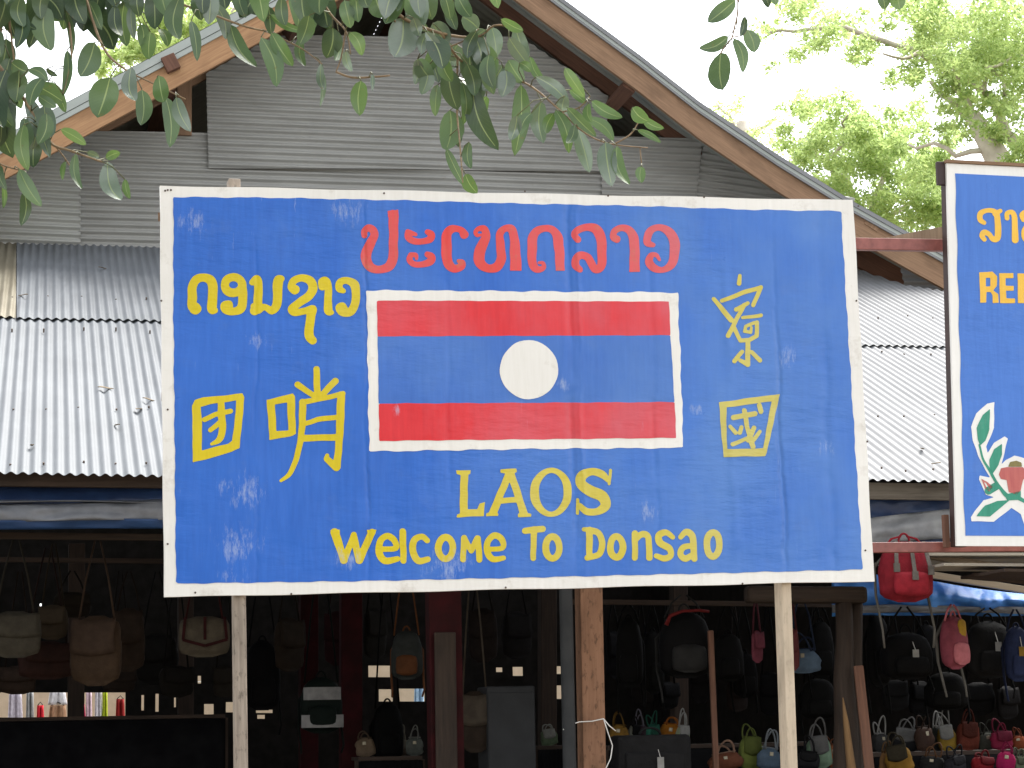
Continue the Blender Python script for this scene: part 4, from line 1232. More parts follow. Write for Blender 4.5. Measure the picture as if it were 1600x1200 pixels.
# ------------------------------------------------------------------ display shelves
shelves = {}
def shelf(key, px0, px1, b, ytop, dep, label):
    a0, a1 = B(px0, ytop, b), B(px1, ytop, b)
    z = (a0.z + a1.z) / 2
    c = (a0 + a1) / 2
    r = thing('display_shelf', Vector((c.x, c.y, 0)) + E2 * dep / 2, label, 'shelf', 'shelves of bags in the market hall')
    A0 = E1 * a0.dot(E1) + E2 * b; A1 = E1 * a1.dot(E1) + E2 * b
    for h in (z - 0.015, z - 0.5, z - 1.0):
        if h < 0.1: continue
        mb = MB(); mb.beam(A0 + E2 * dep / 2 + UP * h, A1 + E2 * dep / 2 + UP * h, dep, 0.03, up=UP)
        mb.build('shelf_board', M_wood_dark, r)
    for q in (A0 + E2 * 0.04, A1 + E2 * 0.04, A0 + E2 * (dep - 0.04), A1 + E2 * (dep - 0.04)):
        mb = MB(); mb.beam(q, q + UP * (z - 0.03), 0.05, 0.05, up=E2)
        mb.build('leg', M_wood_dark, r)
    mb = MB(); mb.grid(lambda u, v: A0 * (1 - u) + A1 * u - E2 * (0.012 + 0.015 * math.sin(u * 60) * v) + UP * ((z - 0.035) * (1 - v) + 0.1 * v), 60, 4)
    mb.build('cloth_skirt', M_cloth, r, smooth=True, solid=0.004)
    shelves[key] = (b, z)
M_cloth = mk('black_cloth', (0.009, 0.009, 0.010), (0.005, 0.005, 0.006), rough=0.95, spec=0.04)
shelf('left', -300, 352, 19.0, 1121, 0.8, 'tall dark shelf under the row of canvas bags, far left')
shelf('middle', 560, 660, 18.0, 1182, 0.6, 'short dark shelf left of the red pillar')
shelf('behind', 840, 900, 20.0, 1165, 0.6, 'short dark shelf seen between the cabinet and the grey pipe')
shelf('right', 950, 1300, 17.0, 1162, 0.7, 'dark shelf of small bright bags right of the brown pillar')
shelf('front', 1120, 1330, 15.9, 1203, 0.5, 'low dark shelf crossed by the right sign post')
shelf('corner', 1362, 1760, 16.2, 1172, 0.6, 'dark shelf of handbags at the right corner, rear tier')
shelf('corner_front', 1362, 1760, 15.4, 1206, 0.5, 'dark shelf of handbags at the right corner, front tier')

# ------------------------------------------------------------------ bags
_mc = {}
def cloth(c, rough=0.75, spec=0.12):
    key = (c, rough)
    if key not in _mc:
        _mc[key] = mk('bag_fabric', c, tuple(x * 0.7 for x in c), rough=rough, spec=spec, nscale=14, bump=0.4, bscale=60)
    return _mc[key]
BLK, WHT = (0.006, 0.006, 0.007), (0.6, 0.6, 0.58)

def pillow(mb, w, h, d, z0, top=0.75, mid=1.0, bot=0.9, sq=3.0, nu=20, nv=10, yoff=0.0, xoff=0.0, seed=0, lump=0.03, belly=0.0):
    """closed soft body: width w, height h, depth d, base at z0"""
    def fn(u, v):
        an = 2 * math.pi * u
        ca, sa = math.cos(an), math.sin(an)
        e = 2.0 / sq
        x = math.copysign(abs(ca) ** e, ca); y = math.copysign(abs(sa) ** e, sa)
        vv = v
        prof = bot + (mid - bot) * math.sin(min(vv * 2, 1) * math.pi / 2) if vv < 0.5 else mid + (top - mid) * ((vv - 0.5) * 2) ** 1.6
        cap = min(1.0, (min(vv, 1 - vv) / 0.12)) ** 0.5 if min(vv, 1 - vv) < 0.12 else 1.0
        fd = (0.35 + 0.65 * math.sin(math.pi * min(1, max(0, 0.12 + vv * 0.76 + belly * 0.0)))) * cap
        n = 1 + lump * noise.noise(Vector((x * 2 + seed, y * 2, v * 4 + seed * 3.7)))
        return Vector((xoff + x * w / 2 * prof * (0.35 + 0.65 * cap) * n, yoff + y * d / 2 * fd * n, z0 + h * vv))
    mb.grid(fn, nu, nv, close_u=True)
    k = len(mb.v)
    # end caps
    W = nu
    mb.f.append(list(reversed(range(k - (nv + 1) * W, k - nv * W)))); mb.mi.append(0); mb.uv.append([(0, 0)] * W)
    mb.f.append(list(range(k - W, k))); mb.mi.append(0); mb.uv.append([(0, 0)] * W)

def arch(w, h, z0, y, r, mb, x0=0.0, n=12):
    mb.tube([Vector((x0 + w / 2 * math.cos(math.pi * i / n), y, z0 + h * math.sin(math.pi * i / n))) for i in range(n + 1)], r, 6)

n_bag = [0]
def bag(kind, cx, y0, y1, wpx, b, c, label, c2=None, group=None, shelfkey=None, rail=None, tagc=None, straps_down=0.0, rot=None, cat='bag', name=None):
    """kind of bag seen at pixel column cx between rows y0..y1; on a shelf or hung from a rail"""
    n_bag[0] += 1
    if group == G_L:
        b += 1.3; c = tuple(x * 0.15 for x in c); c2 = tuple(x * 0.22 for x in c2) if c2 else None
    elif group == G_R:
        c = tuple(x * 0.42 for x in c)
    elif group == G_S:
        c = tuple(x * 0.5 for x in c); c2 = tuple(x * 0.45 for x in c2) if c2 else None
    sd = n_bag[0] * 1.37
    if shelfkey:
        b = shelves[shelfkey][0] + 0.16 + 0.2 * ((n_bag[0] * 0.37) % 1)
    bot, top_ = B(cx, y1, b), B(cx, y0, b)
    if shelfkey: bot.z = shelves[shelfkey][1]
    h = max(0.08, top_.z - bot.z)
    w = wpx / F * bot.y * 1.0
    name = name or {'backpack': 'backpack', 'handbag': 'handbag', 'sling': 'shoulder_bag', 'satchel': 'satchel', 'case': 'suitcase'}[kind]
    r = thing(name, bot, label, cat if kind != 'backpack' else 'backpack', group)
    r['_w'] = (0, 0, 0)
    m1, m2 = cloth(c), cloth(c2 or tuple(x * 0.5 for x in c))
    if kind == 'handbag':
        hb = h * (0.54, 0.62, 0.70)[n_bag[0] % 3]
        mb = MB(); pillow(mb, w, hb, w * 0.45, 0, top=0.66 + 0.18 * math.sin(sd * 1.9), bot=0.95 + 0.05 * math.sin(sd), mid=1.0 + 0.05 * math.sin(sd * 2.3), seed=sd, sq=(2.3, 3.2, 5.0, 7.0)[n_bag[0] % 4], lump=0.18); body = mb.build('body', m1, r, smooth=True)
        for s in (-1, 1):
            mb = MB(); arch(w * (0.5 + 0.08 * math.sin(sd + s)), (h - hb * 0.88) * (0.85 + 0.2 * math.sin(sd * 1.7 + s)), hb * 0.88, s * w * 0.09, w * 0.022 + 0.003, mb, x0=0.05 * w * math.sin(sd * 2 + s))
            top_k = max(q_[2] for q_ in mb.v)
            lean = 0.25 * math.sin(sd * 1.3 + s * 1.1)
            mb.v = [(x_ + lean * (z_ - hb * 0.88), y_ + s * 0.22 * (z_ - hb * 0.88), z_) for x_, y_, z_ in mb.v]
            mb.build('handle', m2, r, smooth=True)
        mb = MB(); mb.beam((-w * 0.36, 0, hb * 0.985), (w * 0.36, 0, hb * 0.985), w * 0.06, 0.012); mb.build('rim', m2, r, bevel=0.003)
        if n_bag[0] % 2:
            mb = MB(); mb.grid(lambda u, v: Vector(((u - 0.5) * w * 0.74, -w * (0.17 + 0.06 * math.sin(v * 2.4)) - 0.006, hb * (0.98 - 0.46 * v - 0.10 * v * math.sin(u * math.pi)))), 8, 6); mb.build('flap', m2, r, smooth=True, solid=0.006)
        mb = MB(); mb.beam((0, -w * 0.21, hb * 0.62), (0, -w * 0.20, hb * 0.80), 0.03, 0.012, up=Vector((0, 1, 0))); mb.build('clasp', M_clasp, r, bevel=0.003)
    elif kind == 'backpack':
        mb = MB(); pillow(mb, w * 0.92, h, w * 0.5, 0, top=0.62, bot=0.95, seed=sd, sq=2.8, nv=14); mb.build('body', m1, r, smooth=True)
        mb = MB(); pillow(mb, w * 0.62, h * 0.42, w * 0.2, h * 0.08, top=0.9, bot=0.95, seed=sd + 1, sq=3, yoff=-w * 0.24); mb.build('pocket', m2 if c2 else m1, r, smooth=True)
        mb = MB(); arch(w * 0.2, w * 0.16, h * 0.97, 0, 0.008, mb); mb.build('handle', m2, r, smooth=True)
        for s in (-1, 1):
            dn = straps_down if straps_down else h * 0.35
            mb = MB()
            pts = [Vector((s * w * 0.16, w * 0.16, h * 0.92)), Vector((s * w * 0.44, w * 0.26, h * 0.6)), Vector((s * w * 0.46, w * 0.2, h * 0.12)), Vector((s * w * (0.46 + 0.03 * s), 0.02, -dn * 0.6)), Vector((s * w * 0.43, 0.0, -dn))]
            mb.tube(pts, [0.012, 0.014, 0.010, 0.009, 0.008], 6); mb.build('strap', cloth((0.09, 0.085, 0.075)) if straps_down else m2, r, smooth=True)
    elif kind == 'sling':
        mb = MB(); pillow(mb, w, h, w * 0.32, 0, top=0.82, bot=0.92, seed=sd, lump=0.10, sq=2.6); mb.build('body', m1, r, smooth=True)
        mb = MB(); mb.grid(lambda u, v: Vector(((u - 0.5) * w * (0.86 + 0.02 * math.sin(v * 9)), -w * (0.10 + 0.08 * math.sin(v * 2.2)) - 0.012, h * (0.97 - 0.5 * v - 0.05 * math.sin(u * 3.1)))), 8, 6); mb.build('flap', m2 if c2 else m1, r, smooth=True, solid=0.006)
    elif kind == 'satchel':
        mb = MB(); pillow(mb, w, h, w * 0.35, 0, top=0.92, bot=0.92, seed=sd, lump=0.02, sq=4); mb.build('body', m1, r, smooth=True)
        mb = MB()
        y = -w * 0.18
        for xx in (-0.42, 0.0, 0.42):
            mb.beam((xx * w, y, h * 0.42), (xx * w * 0.9, y + 0.01, h * 0.97), 0.022, 0.014, up=Vector((0, 1, 0)))
        for s in (-1, 1):
            mb.beam((s * 0.43 * w, y, h * 0.42), (0, y - 0.004, h * 0.27), 0.014, 0.022)
        mb.build('trim', m2, r)
    elif kind == 'case':
        mb = MB(); mb.beam((0, 0, 0), (0, 0, h), w, 0.26, up=Vector((0, 1, 0))); mb.build('body', m1, r, bevel=0.035)
        mb = MB(); mb.beam((0, -0.135, h * 0.1), (0, -0.135, h * 0.7), w * 0.8, 0.03, up=Vector((0, 1, 0))); mb.build('pocket', m1, r, bevel=0.012)
        mb = MB(); arch(0.16, 0.05, h, 0, 0.01, mb); mb.build('handle', m1, r, smooth=True)
    if rail is not None and kind in ('sling', 'satchel', 'backpack', 'handbag'):
        zt = rail - bot.z
        for s in (-1, 1):
            mb = MB(); mb.tube([Vector((s * w * 0.36, 0, h * (0.9 if kind != 'handbag' else 0.58))), Vector((s * w * 0.22, 0.0, h + (zt - h) * 0.5)), Vector((s * w * 0.05, 0, zt))], 0.008, 6)
            mb.build('hanging_strap', m2, r, smooth=True)
    if tagc is not None:
        mb = MB(); mb.beam((w * 0.05, -w * 0.30, h * 0.30), (w * 0.05, -w * 0.30, h * 0.62), 0.05, 0.004, up=Vector((0, 1, 0))); mb.build('price_tag', cloth(tuple(x * 0.5 for x in tagc)), r)
        mb = MB(); mb.tube([Vector((w * 0.05, -w * 0.295, h * 0.61)), Vector((w * 0.04, -w * 0.2, h * 0.8))], 0.003, 5); mb.build('tag_string', cloth(WHT), r)
    if kind == 'handbag' and shelfkey:
        r.rotation_euler.y = 0.16 * math.sin(sd * 3.3)
    r.rotation_euler.z = (rot if rot is not None else (TB + 0.5 * math.sin(sd * 2.1)))
    r['_w'] = tuple(bot)
    return r
M_clasp = mk('brass_clasp', (0.30, 0.27, 0.20), rough=0.45, metal=0.6)

def rz(px, py, b): return B(px, py, b).z
G_L, G_S, G_R = 'bags hanging under the lean-to', 'handbags on the display shelves', 'bags hanging at the right corner'
zl = rz(150, 842, 16.7)
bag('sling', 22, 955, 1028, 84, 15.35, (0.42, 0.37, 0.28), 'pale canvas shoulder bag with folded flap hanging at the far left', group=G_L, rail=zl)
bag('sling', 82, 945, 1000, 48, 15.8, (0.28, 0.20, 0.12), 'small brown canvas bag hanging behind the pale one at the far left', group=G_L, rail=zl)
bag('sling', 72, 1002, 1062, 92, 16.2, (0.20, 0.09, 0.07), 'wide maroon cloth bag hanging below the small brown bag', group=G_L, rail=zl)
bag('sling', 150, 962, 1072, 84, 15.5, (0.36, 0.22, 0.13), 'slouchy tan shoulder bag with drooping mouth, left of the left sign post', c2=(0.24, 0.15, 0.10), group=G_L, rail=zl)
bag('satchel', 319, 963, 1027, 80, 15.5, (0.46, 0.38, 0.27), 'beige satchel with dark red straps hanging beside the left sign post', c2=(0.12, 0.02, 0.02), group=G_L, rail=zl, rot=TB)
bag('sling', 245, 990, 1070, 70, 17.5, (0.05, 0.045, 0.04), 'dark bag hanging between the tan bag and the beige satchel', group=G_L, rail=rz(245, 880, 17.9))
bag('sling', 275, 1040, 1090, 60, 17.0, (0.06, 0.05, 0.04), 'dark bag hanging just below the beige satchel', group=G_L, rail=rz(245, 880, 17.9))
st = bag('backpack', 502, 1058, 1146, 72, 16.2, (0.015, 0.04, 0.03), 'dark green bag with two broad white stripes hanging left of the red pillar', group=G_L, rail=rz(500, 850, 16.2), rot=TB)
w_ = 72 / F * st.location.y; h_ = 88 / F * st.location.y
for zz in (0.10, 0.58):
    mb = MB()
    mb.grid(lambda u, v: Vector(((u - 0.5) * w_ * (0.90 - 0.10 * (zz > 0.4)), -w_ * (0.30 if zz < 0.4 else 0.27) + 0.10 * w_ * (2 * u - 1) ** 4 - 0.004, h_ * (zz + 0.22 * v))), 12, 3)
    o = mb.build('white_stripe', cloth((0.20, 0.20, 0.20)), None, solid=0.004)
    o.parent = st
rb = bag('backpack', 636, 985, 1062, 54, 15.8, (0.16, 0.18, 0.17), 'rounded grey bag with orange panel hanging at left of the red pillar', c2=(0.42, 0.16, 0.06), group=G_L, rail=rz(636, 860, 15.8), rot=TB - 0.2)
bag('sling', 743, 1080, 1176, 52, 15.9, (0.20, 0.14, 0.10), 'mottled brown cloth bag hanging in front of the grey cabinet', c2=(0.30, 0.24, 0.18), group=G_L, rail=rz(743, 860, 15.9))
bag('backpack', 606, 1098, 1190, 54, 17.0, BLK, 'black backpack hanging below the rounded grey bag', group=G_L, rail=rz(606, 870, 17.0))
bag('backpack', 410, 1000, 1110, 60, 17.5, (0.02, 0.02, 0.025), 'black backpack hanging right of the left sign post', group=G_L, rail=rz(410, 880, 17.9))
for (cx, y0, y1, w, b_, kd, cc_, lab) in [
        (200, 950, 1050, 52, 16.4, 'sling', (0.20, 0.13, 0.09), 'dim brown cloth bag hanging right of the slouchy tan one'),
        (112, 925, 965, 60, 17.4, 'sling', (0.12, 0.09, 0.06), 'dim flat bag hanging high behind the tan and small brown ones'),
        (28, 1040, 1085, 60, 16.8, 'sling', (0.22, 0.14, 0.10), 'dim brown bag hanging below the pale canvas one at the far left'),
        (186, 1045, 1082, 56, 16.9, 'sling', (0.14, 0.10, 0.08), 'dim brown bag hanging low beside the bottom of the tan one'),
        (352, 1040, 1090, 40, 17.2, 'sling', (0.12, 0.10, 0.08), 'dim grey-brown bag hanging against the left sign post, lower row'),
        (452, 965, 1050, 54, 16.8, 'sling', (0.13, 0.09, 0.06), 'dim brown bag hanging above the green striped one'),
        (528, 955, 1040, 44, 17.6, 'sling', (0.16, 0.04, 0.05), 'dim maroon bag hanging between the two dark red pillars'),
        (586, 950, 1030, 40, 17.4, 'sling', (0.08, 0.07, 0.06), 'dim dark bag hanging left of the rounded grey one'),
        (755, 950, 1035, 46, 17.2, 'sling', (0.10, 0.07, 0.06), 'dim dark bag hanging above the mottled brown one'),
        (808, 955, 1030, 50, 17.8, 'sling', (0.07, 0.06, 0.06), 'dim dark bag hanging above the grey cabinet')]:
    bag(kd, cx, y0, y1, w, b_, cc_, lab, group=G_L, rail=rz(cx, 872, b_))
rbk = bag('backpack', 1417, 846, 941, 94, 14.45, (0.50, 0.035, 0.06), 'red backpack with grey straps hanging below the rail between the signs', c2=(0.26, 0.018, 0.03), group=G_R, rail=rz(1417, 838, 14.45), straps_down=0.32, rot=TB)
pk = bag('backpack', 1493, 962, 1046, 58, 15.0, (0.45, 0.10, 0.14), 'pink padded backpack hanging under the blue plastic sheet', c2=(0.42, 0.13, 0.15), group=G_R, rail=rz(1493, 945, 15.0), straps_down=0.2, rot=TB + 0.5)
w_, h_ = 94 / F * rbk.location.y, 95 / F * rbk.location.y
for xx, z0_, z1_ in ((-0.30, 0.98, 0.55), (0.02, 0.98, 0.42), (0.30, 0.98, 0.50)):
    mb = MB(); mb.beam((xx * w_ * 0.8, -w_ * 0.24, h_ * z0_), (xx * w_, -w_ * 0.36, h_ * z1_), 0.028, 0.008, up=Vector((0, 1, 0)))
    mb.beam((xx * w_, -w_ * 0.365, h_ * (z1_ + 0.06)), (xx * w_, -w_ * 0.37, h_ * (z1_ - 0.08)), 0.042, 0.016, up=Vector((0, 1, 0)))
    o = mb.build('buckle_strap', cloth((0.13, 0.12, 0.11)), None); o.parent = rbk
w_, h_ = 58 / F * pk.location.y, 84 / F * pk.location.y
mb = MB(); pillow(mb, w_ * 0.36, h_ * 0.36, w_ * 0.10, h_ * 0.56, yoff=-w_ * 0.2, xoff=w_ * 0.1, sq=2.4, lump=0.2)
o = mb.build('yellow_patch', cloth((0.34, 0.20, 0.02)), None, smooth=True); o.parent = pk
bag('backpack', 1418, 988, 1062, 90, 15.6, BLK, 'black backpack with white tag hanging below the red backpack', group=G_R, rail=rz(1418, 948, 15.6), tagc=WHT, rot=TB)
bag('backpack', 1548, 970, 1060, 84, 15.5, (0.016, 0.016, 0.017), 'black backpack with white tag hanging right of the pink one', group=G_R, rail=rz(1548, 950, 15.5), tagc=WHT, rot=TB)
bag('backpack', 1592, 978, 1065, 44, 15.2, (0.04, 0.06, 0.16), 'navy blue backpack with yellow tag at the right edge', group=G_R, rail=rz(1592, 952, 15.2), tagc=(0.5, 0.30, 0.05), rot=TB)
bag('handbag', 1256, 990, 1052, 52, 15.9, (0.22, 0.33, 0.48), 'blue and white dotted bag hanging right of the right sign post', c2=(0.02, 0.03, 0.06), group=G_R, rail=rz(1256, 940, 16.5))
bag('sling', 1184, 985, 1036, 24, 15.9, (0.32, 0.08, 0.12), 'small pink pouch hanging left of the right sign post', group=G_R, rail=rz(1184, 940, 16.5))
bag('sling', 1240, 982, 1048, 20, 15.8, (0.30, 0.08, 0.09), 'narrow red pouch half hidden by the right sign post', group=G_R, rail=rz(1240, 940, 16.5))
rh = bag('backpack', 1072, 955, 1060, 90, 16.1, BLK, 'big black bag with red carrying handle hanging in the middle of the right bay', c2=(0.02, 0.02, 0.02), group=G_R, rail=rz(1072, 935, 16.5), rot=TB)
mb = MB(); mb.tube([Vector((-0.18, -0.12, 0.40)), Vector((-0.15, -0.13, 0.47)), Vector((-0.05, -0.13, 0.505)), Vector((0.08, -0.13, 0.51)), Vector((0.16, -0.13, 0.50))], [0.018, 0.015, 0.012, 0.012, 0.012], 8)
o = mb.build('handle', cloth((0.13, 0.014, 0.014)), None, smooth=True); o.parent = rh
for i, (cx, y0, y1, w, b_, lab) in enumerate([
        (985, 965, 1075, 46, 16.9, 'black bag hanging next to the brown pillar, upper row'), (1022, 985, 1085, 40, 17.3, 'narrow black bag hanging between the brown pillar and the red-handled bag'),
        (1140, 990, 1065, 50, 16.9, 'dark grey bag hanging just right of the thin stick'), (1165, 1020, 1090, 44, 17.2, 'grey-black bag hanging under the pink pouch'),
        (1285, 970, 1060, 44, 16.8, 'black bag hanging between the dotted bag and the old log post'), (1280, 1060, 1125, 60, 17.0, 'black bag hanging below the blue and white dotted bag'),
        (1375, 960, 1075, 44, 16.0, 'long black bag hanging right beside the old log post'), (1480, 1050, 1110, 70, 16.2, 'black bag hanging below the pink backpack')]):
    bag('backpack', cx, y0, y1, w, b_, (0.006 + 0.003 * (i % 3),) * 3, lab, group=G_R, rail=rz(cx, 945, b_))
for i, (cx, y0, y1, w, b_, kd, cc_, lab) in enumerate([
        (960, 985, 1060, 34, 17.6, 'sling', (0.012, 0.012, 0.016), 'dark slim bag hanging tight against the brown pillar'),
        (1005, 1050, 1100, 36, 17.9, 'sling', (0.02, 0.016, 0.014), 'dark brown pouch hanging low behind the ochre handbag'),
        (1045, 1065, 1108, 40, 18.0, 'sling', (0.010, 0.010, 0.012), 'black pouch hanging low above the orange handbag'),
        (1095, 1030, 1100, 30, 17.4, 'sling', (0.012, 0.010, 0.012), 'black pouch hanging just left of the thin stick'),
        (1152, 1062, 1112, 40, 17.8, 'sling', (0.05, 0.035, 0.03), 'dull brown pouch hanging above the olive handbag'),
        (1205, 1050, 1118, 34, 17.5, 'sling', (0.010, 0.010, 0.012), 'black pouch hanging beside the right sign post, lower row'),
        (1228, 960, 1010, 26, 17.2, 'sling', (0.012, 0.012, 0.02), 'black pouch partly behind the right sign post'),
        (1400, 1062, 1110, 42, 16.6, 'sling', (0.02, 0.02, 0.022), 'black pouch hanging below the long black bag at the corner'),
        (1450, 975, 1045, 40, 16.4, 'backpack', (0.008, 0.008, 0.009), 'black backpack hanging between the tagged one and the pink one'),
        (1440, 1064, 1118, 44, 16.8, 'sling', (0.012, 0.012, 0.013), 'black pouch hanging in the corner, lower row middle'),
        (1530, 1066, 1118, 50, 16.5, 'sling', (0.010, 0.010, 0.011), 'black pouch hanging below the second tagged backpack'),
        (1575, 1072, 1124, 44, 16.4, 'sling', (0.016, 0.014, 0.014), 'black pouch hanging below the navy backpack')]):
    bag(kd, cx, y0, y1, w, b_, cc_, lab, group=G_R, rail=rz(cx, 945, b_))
S = [  # cx, top, bottom, width, shelf, colour, second colour, label
    (966, 1112, 1162, 30, 'right', (0.36, 0.20, 0.04), None, 'ochre handbag on the shelf, closest to the brown pillar'),
    (989, 1118, 1162, 22, 'right', (0.35, 0.36, 0.30), BLK, 'small white and black handbag beside the ochre one'),
    (1004, 1108, 1162, 24, 'right', (0.16, 0.10, 0.14), (0.3, 0.28, 0.34), 'dull purple handbag left of the teal one'),
    (1022, 1112, 1162, 24, 'right', (0.05, 0.26, 0.18), None, 'teal green handbag on the shelf right of the brown pillar'),
    (1046, 1116, 1162, 36, 'right', (0.62, 0.24, 0.03), (0.5, 0.16, 0.03), 'bright orange handbag on the shelf above the black suitcase'),
    (1067, 1108, 1162, 24, 'right', (0.55, 0.62, 0.42), WHT, 'pale mint handbag beside the bright orange one'),
    (1136, 1158, 1203, 52, 'front', (0.24, 0.09, 0.05), (0.45, 0.28, 0.2), 'red-brown handbag with pale handles right of the thin stick'),
    (1172, 1128, 1188, 38, 'front', (0.24, 0.30, 0.07), None, 'olive green handbag left of the right sign post'),
    (1200, 1138, 1203, 38, 'front', (0.12, 0.18, 0.26), (0.3, 0.34, 0.38), 'steel blue handbag touching the right sign post'),
    (1284, 1118, 1200, 38, 'front', (0.30, 0.46, 0.32), (0.2, 0.2, 0.2), 'mint green handbag between the right sign post and the log'),
    (1303, 1148, 1203, 22, 'front', (0.42, 0.14, 0.05), None, 'narrow rust orange handbag against the old log post'),
    (1262, 1150, 1203, 34, 'front', (0.03, 0.03, 0.035), None, 'black handbag just right of the right sign post'),
    (1386, 1152, 1206, 30, 'corner_front', (0.34, 0.18, 0.07), None, 'light tan handbag right of the leaning board'),
    (1409, 1144, 1206, 42, 'corner_front', (0.42, 0.23, 0.04), (0.06, 0.05, 0.03), 'mustard leather handbag with black handles, front tier'),
    (1376, 1120, 1172, 32, 'corner', (0.05, 0.05, 0.05), (0.5, 0.5, 0.48), 'black handbag with white handles right of the old log post'),
    (1412, 1115, 1172, 40, 'corner', (0.035, 0.035, 0.04), (0.3, 0.3, 0.3), 'dark grey handbag behind the mustard leather one'),
    (1446, 1118, 1172, 36, 'corner', (0.09, 0.05, 0.035), None, 'dark brown handbag right of the dark grey one'),
    (1483, 1098, 1172, 28, 'corner', (0.50, 0.32, 0.05), (0.4, 0.4, 0.38), 'yellow handbag with tall grey handles in the rear tier'),
    (1464, 1110, 1172, 24, 'corner', (0.04, 0.045, 0.04), WHT, 'black handbag with white handles left of the yellow one'),
    (1512, 1108, 1178, 34, 'corner', (0.22, 0.05, 0.03), None, 'dark red handbag right of the yellow one'),
    (1546, 1120, 1172, 28, 'corner', (0.15, 0.16, 0.13), None, 'dull grey-green handbag between the dark red and crimson ones'),
    (1566, 1124, 1176, 38, 'corner', (0.40, 0.03, 0.09), None, 'crimson handbag in the rear tier at the right edge'),
    (1570, 1160, 1206, 28, 'corner_front', (0.55, 0.02, 0.14), None, 'magenta handbag in the front tier at the right edge'),
    (1593, 1164, 1206, 26, 'corner_front', (0.24, 0.28, 0.18), None, 'grey-green handbag right of the magenta one'),
    (1594, 1136, 1172, 22, 'corner', (0.45, 0.12, 0.05), None, 'orange-red handbag above the grey-green one at the right edge'),
    (1535, 1172, 1206, 44, 'corner_front', (0.34, 0.02, 0.03), None, 'low bright red handbag left of the magenta one'),
    (1455, 1158, 1206, 36, 'corner_front', (0.03, 0.03, 0.03), (0.2, 0.1, 0.05), 'black handbag right of the mustard leather one, front tier'),
    (1495, 1164, 1206, 36, 'corner_front', (0.04, 0.04, 0.05), None, 'charcoal handbag below the yellow one, front tier'),
    (572, 1140, 1182, 30, 'middle', (0.30, 0.22, 0.15), None, 'tan handbag on the short shelf left of the red pillar'),
    (622, 1132, 1182, 28, 'middle', (0.22, 0.16, 0.12), (0.35, 0.32, 0.25), 'brown handbag with pale handles in the middle of the short shelf'),
    (648, 1134, 1182, 26, 'middle', (0.18, 0.20, 0.18), (0.3, 0.3, 0.28), 'grey handbag on the short shelf touching the red pillar'),
    (860, 1128, 1165, 26, 'behind', (0.22, 0.30, 0.18), (0.5, 0.5, 0.45), 'green and white handbag seen between the cabinet and the grey pipe'),
]
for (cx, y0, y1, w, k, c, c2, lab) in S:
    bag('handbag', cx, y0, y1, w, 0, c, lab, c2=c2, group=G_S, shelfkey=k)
cs = bag('case', 1018, 1148, 1240, 118, 15.7, (0.012, 0.012, 0.013), 'black suitcase with white tag in front of the small bright bags', tagc=WHT, rot=TB)
# what the suitcase stands on
p = cs.location.copy()
tbl = thing('table', Vector((p.x, p.y, 0)), 'small dark table carrying the black suitcase', 'table')
mb = MB(); mb.beam((p.x, p.y, p.z - 0.03), (p.x, p.y, p.z), 0.62, 0.36, up=E2); mb.build('tabletop', M_wood_dark, tbl)
for s in (-1, 1):
    for t in (-1, 1):
        q = p + E1 * (0.27 * s) + E2 * (0.14 * t)
        mb = MB(); mb.beam((q.x, q.y, 0), (q.x, q.y, p.z - 0.03), 0.04, 0.04, up=E2); mb.build('leg', M_wood_dark, tbl)

# ------------------------------------------------------------------ bright yard behind the hall: plastered wall with clothes hung before it
B_F = B_BACK + 9.0
p0, p1 = B(-700, 1150, B_F), B(2100, 1150, B_F)
mb = MB(); mb.beam(Vector((p0.x, p0.y, 1.6)), Vector((p1.x, p1.y, 1.6)), 0.2, 3.2, up=UP)
tag(mb.build('yard_wall', M_plaster), 'cream plastered wall glimpsed through gaps at the back of the hall', 'wall')
def garment(cx, y0, y1, wpx, c, lab):
    b_ = B_F - 1.0
    t = B(cx, y0, b_); bt = B(cx, y1, b_)
    w = wpx / F * t.y
    r = thing('hanging_garment', bt, lab, 'garment', 'clothes hung in the back yard')
    mb = MB()
    mb.grid(lambda u, v: Vector(t) * (1 - v) + Vector(bt) * v + E1 * ((u - 0.5) * w * (0.8 + 0.25 * v)) + E2 * (0.04 * math.sin(u * 14)), 14, 5)
    mb.build('cloth', cloth(c), r, smooth=True, solid=0.012)
    mb = MB(); mb.tube([t + E1 * w * 0.35, t + UP * 0.06, t - E1 * w * 0.35], 0.01, 6); mb.build('hanger', M_pipe, r)
for a_ in [(24, 1079, 1135, 22, (0.62, 0.58, 0.66), 'pale lilac garment, first from the left in the back yard'), (47, 1080, 1135, 12, (0.35, 0.36, 0.36), 'grey garment beside the pale lilac one'),
           (63, 1102, 1135, 11, (0.70, 0.03, 0.05), 'red garment beside the grey one'), (90, 1102, 1135, 28, (0.42, 0.25, 0.15), 'brown patterned garment right of the red one'),
           (90, 1080, 1101, 28, (0.75, 0.75, 0.78), 'short white garment above the brown patterned one'), (122, 1100, 1135, 24, (0.55, 0.06, 0.14), 'raspberry garment between the brown and the white ones'),
           (139, 1078, 1135, 9, (0.78, 0.60, 0.68), 'pale pink narrow garment'), (154, 1072, 1135, 11, (0.78, 0.77, 0.82), 'white striped garment beside the pale pink one'),
           (164, 1080, 1135, 8, (0.50, 0.60, 0.04), 'lime green garment next to the white striped one'), (188, 1092, 1135, 14, (0.30, 0.02, 0.02), 'dark red garment, last on the right'),
           (655, 1060, 1120, 16, (0.40, 0.60, 0.80), 'light blue garment seen left of the red pillar')]:
    garment(*a_)
mb = MB(); mb.tube([B(-60, 1070, B_F - 1.0), B(720, 1060, B_F - 1.0)], 0.01, 6)
line = mb.build('clothes_line', M_string)
tag(line, 'line strung across the back yard holding the clothes', 'line')
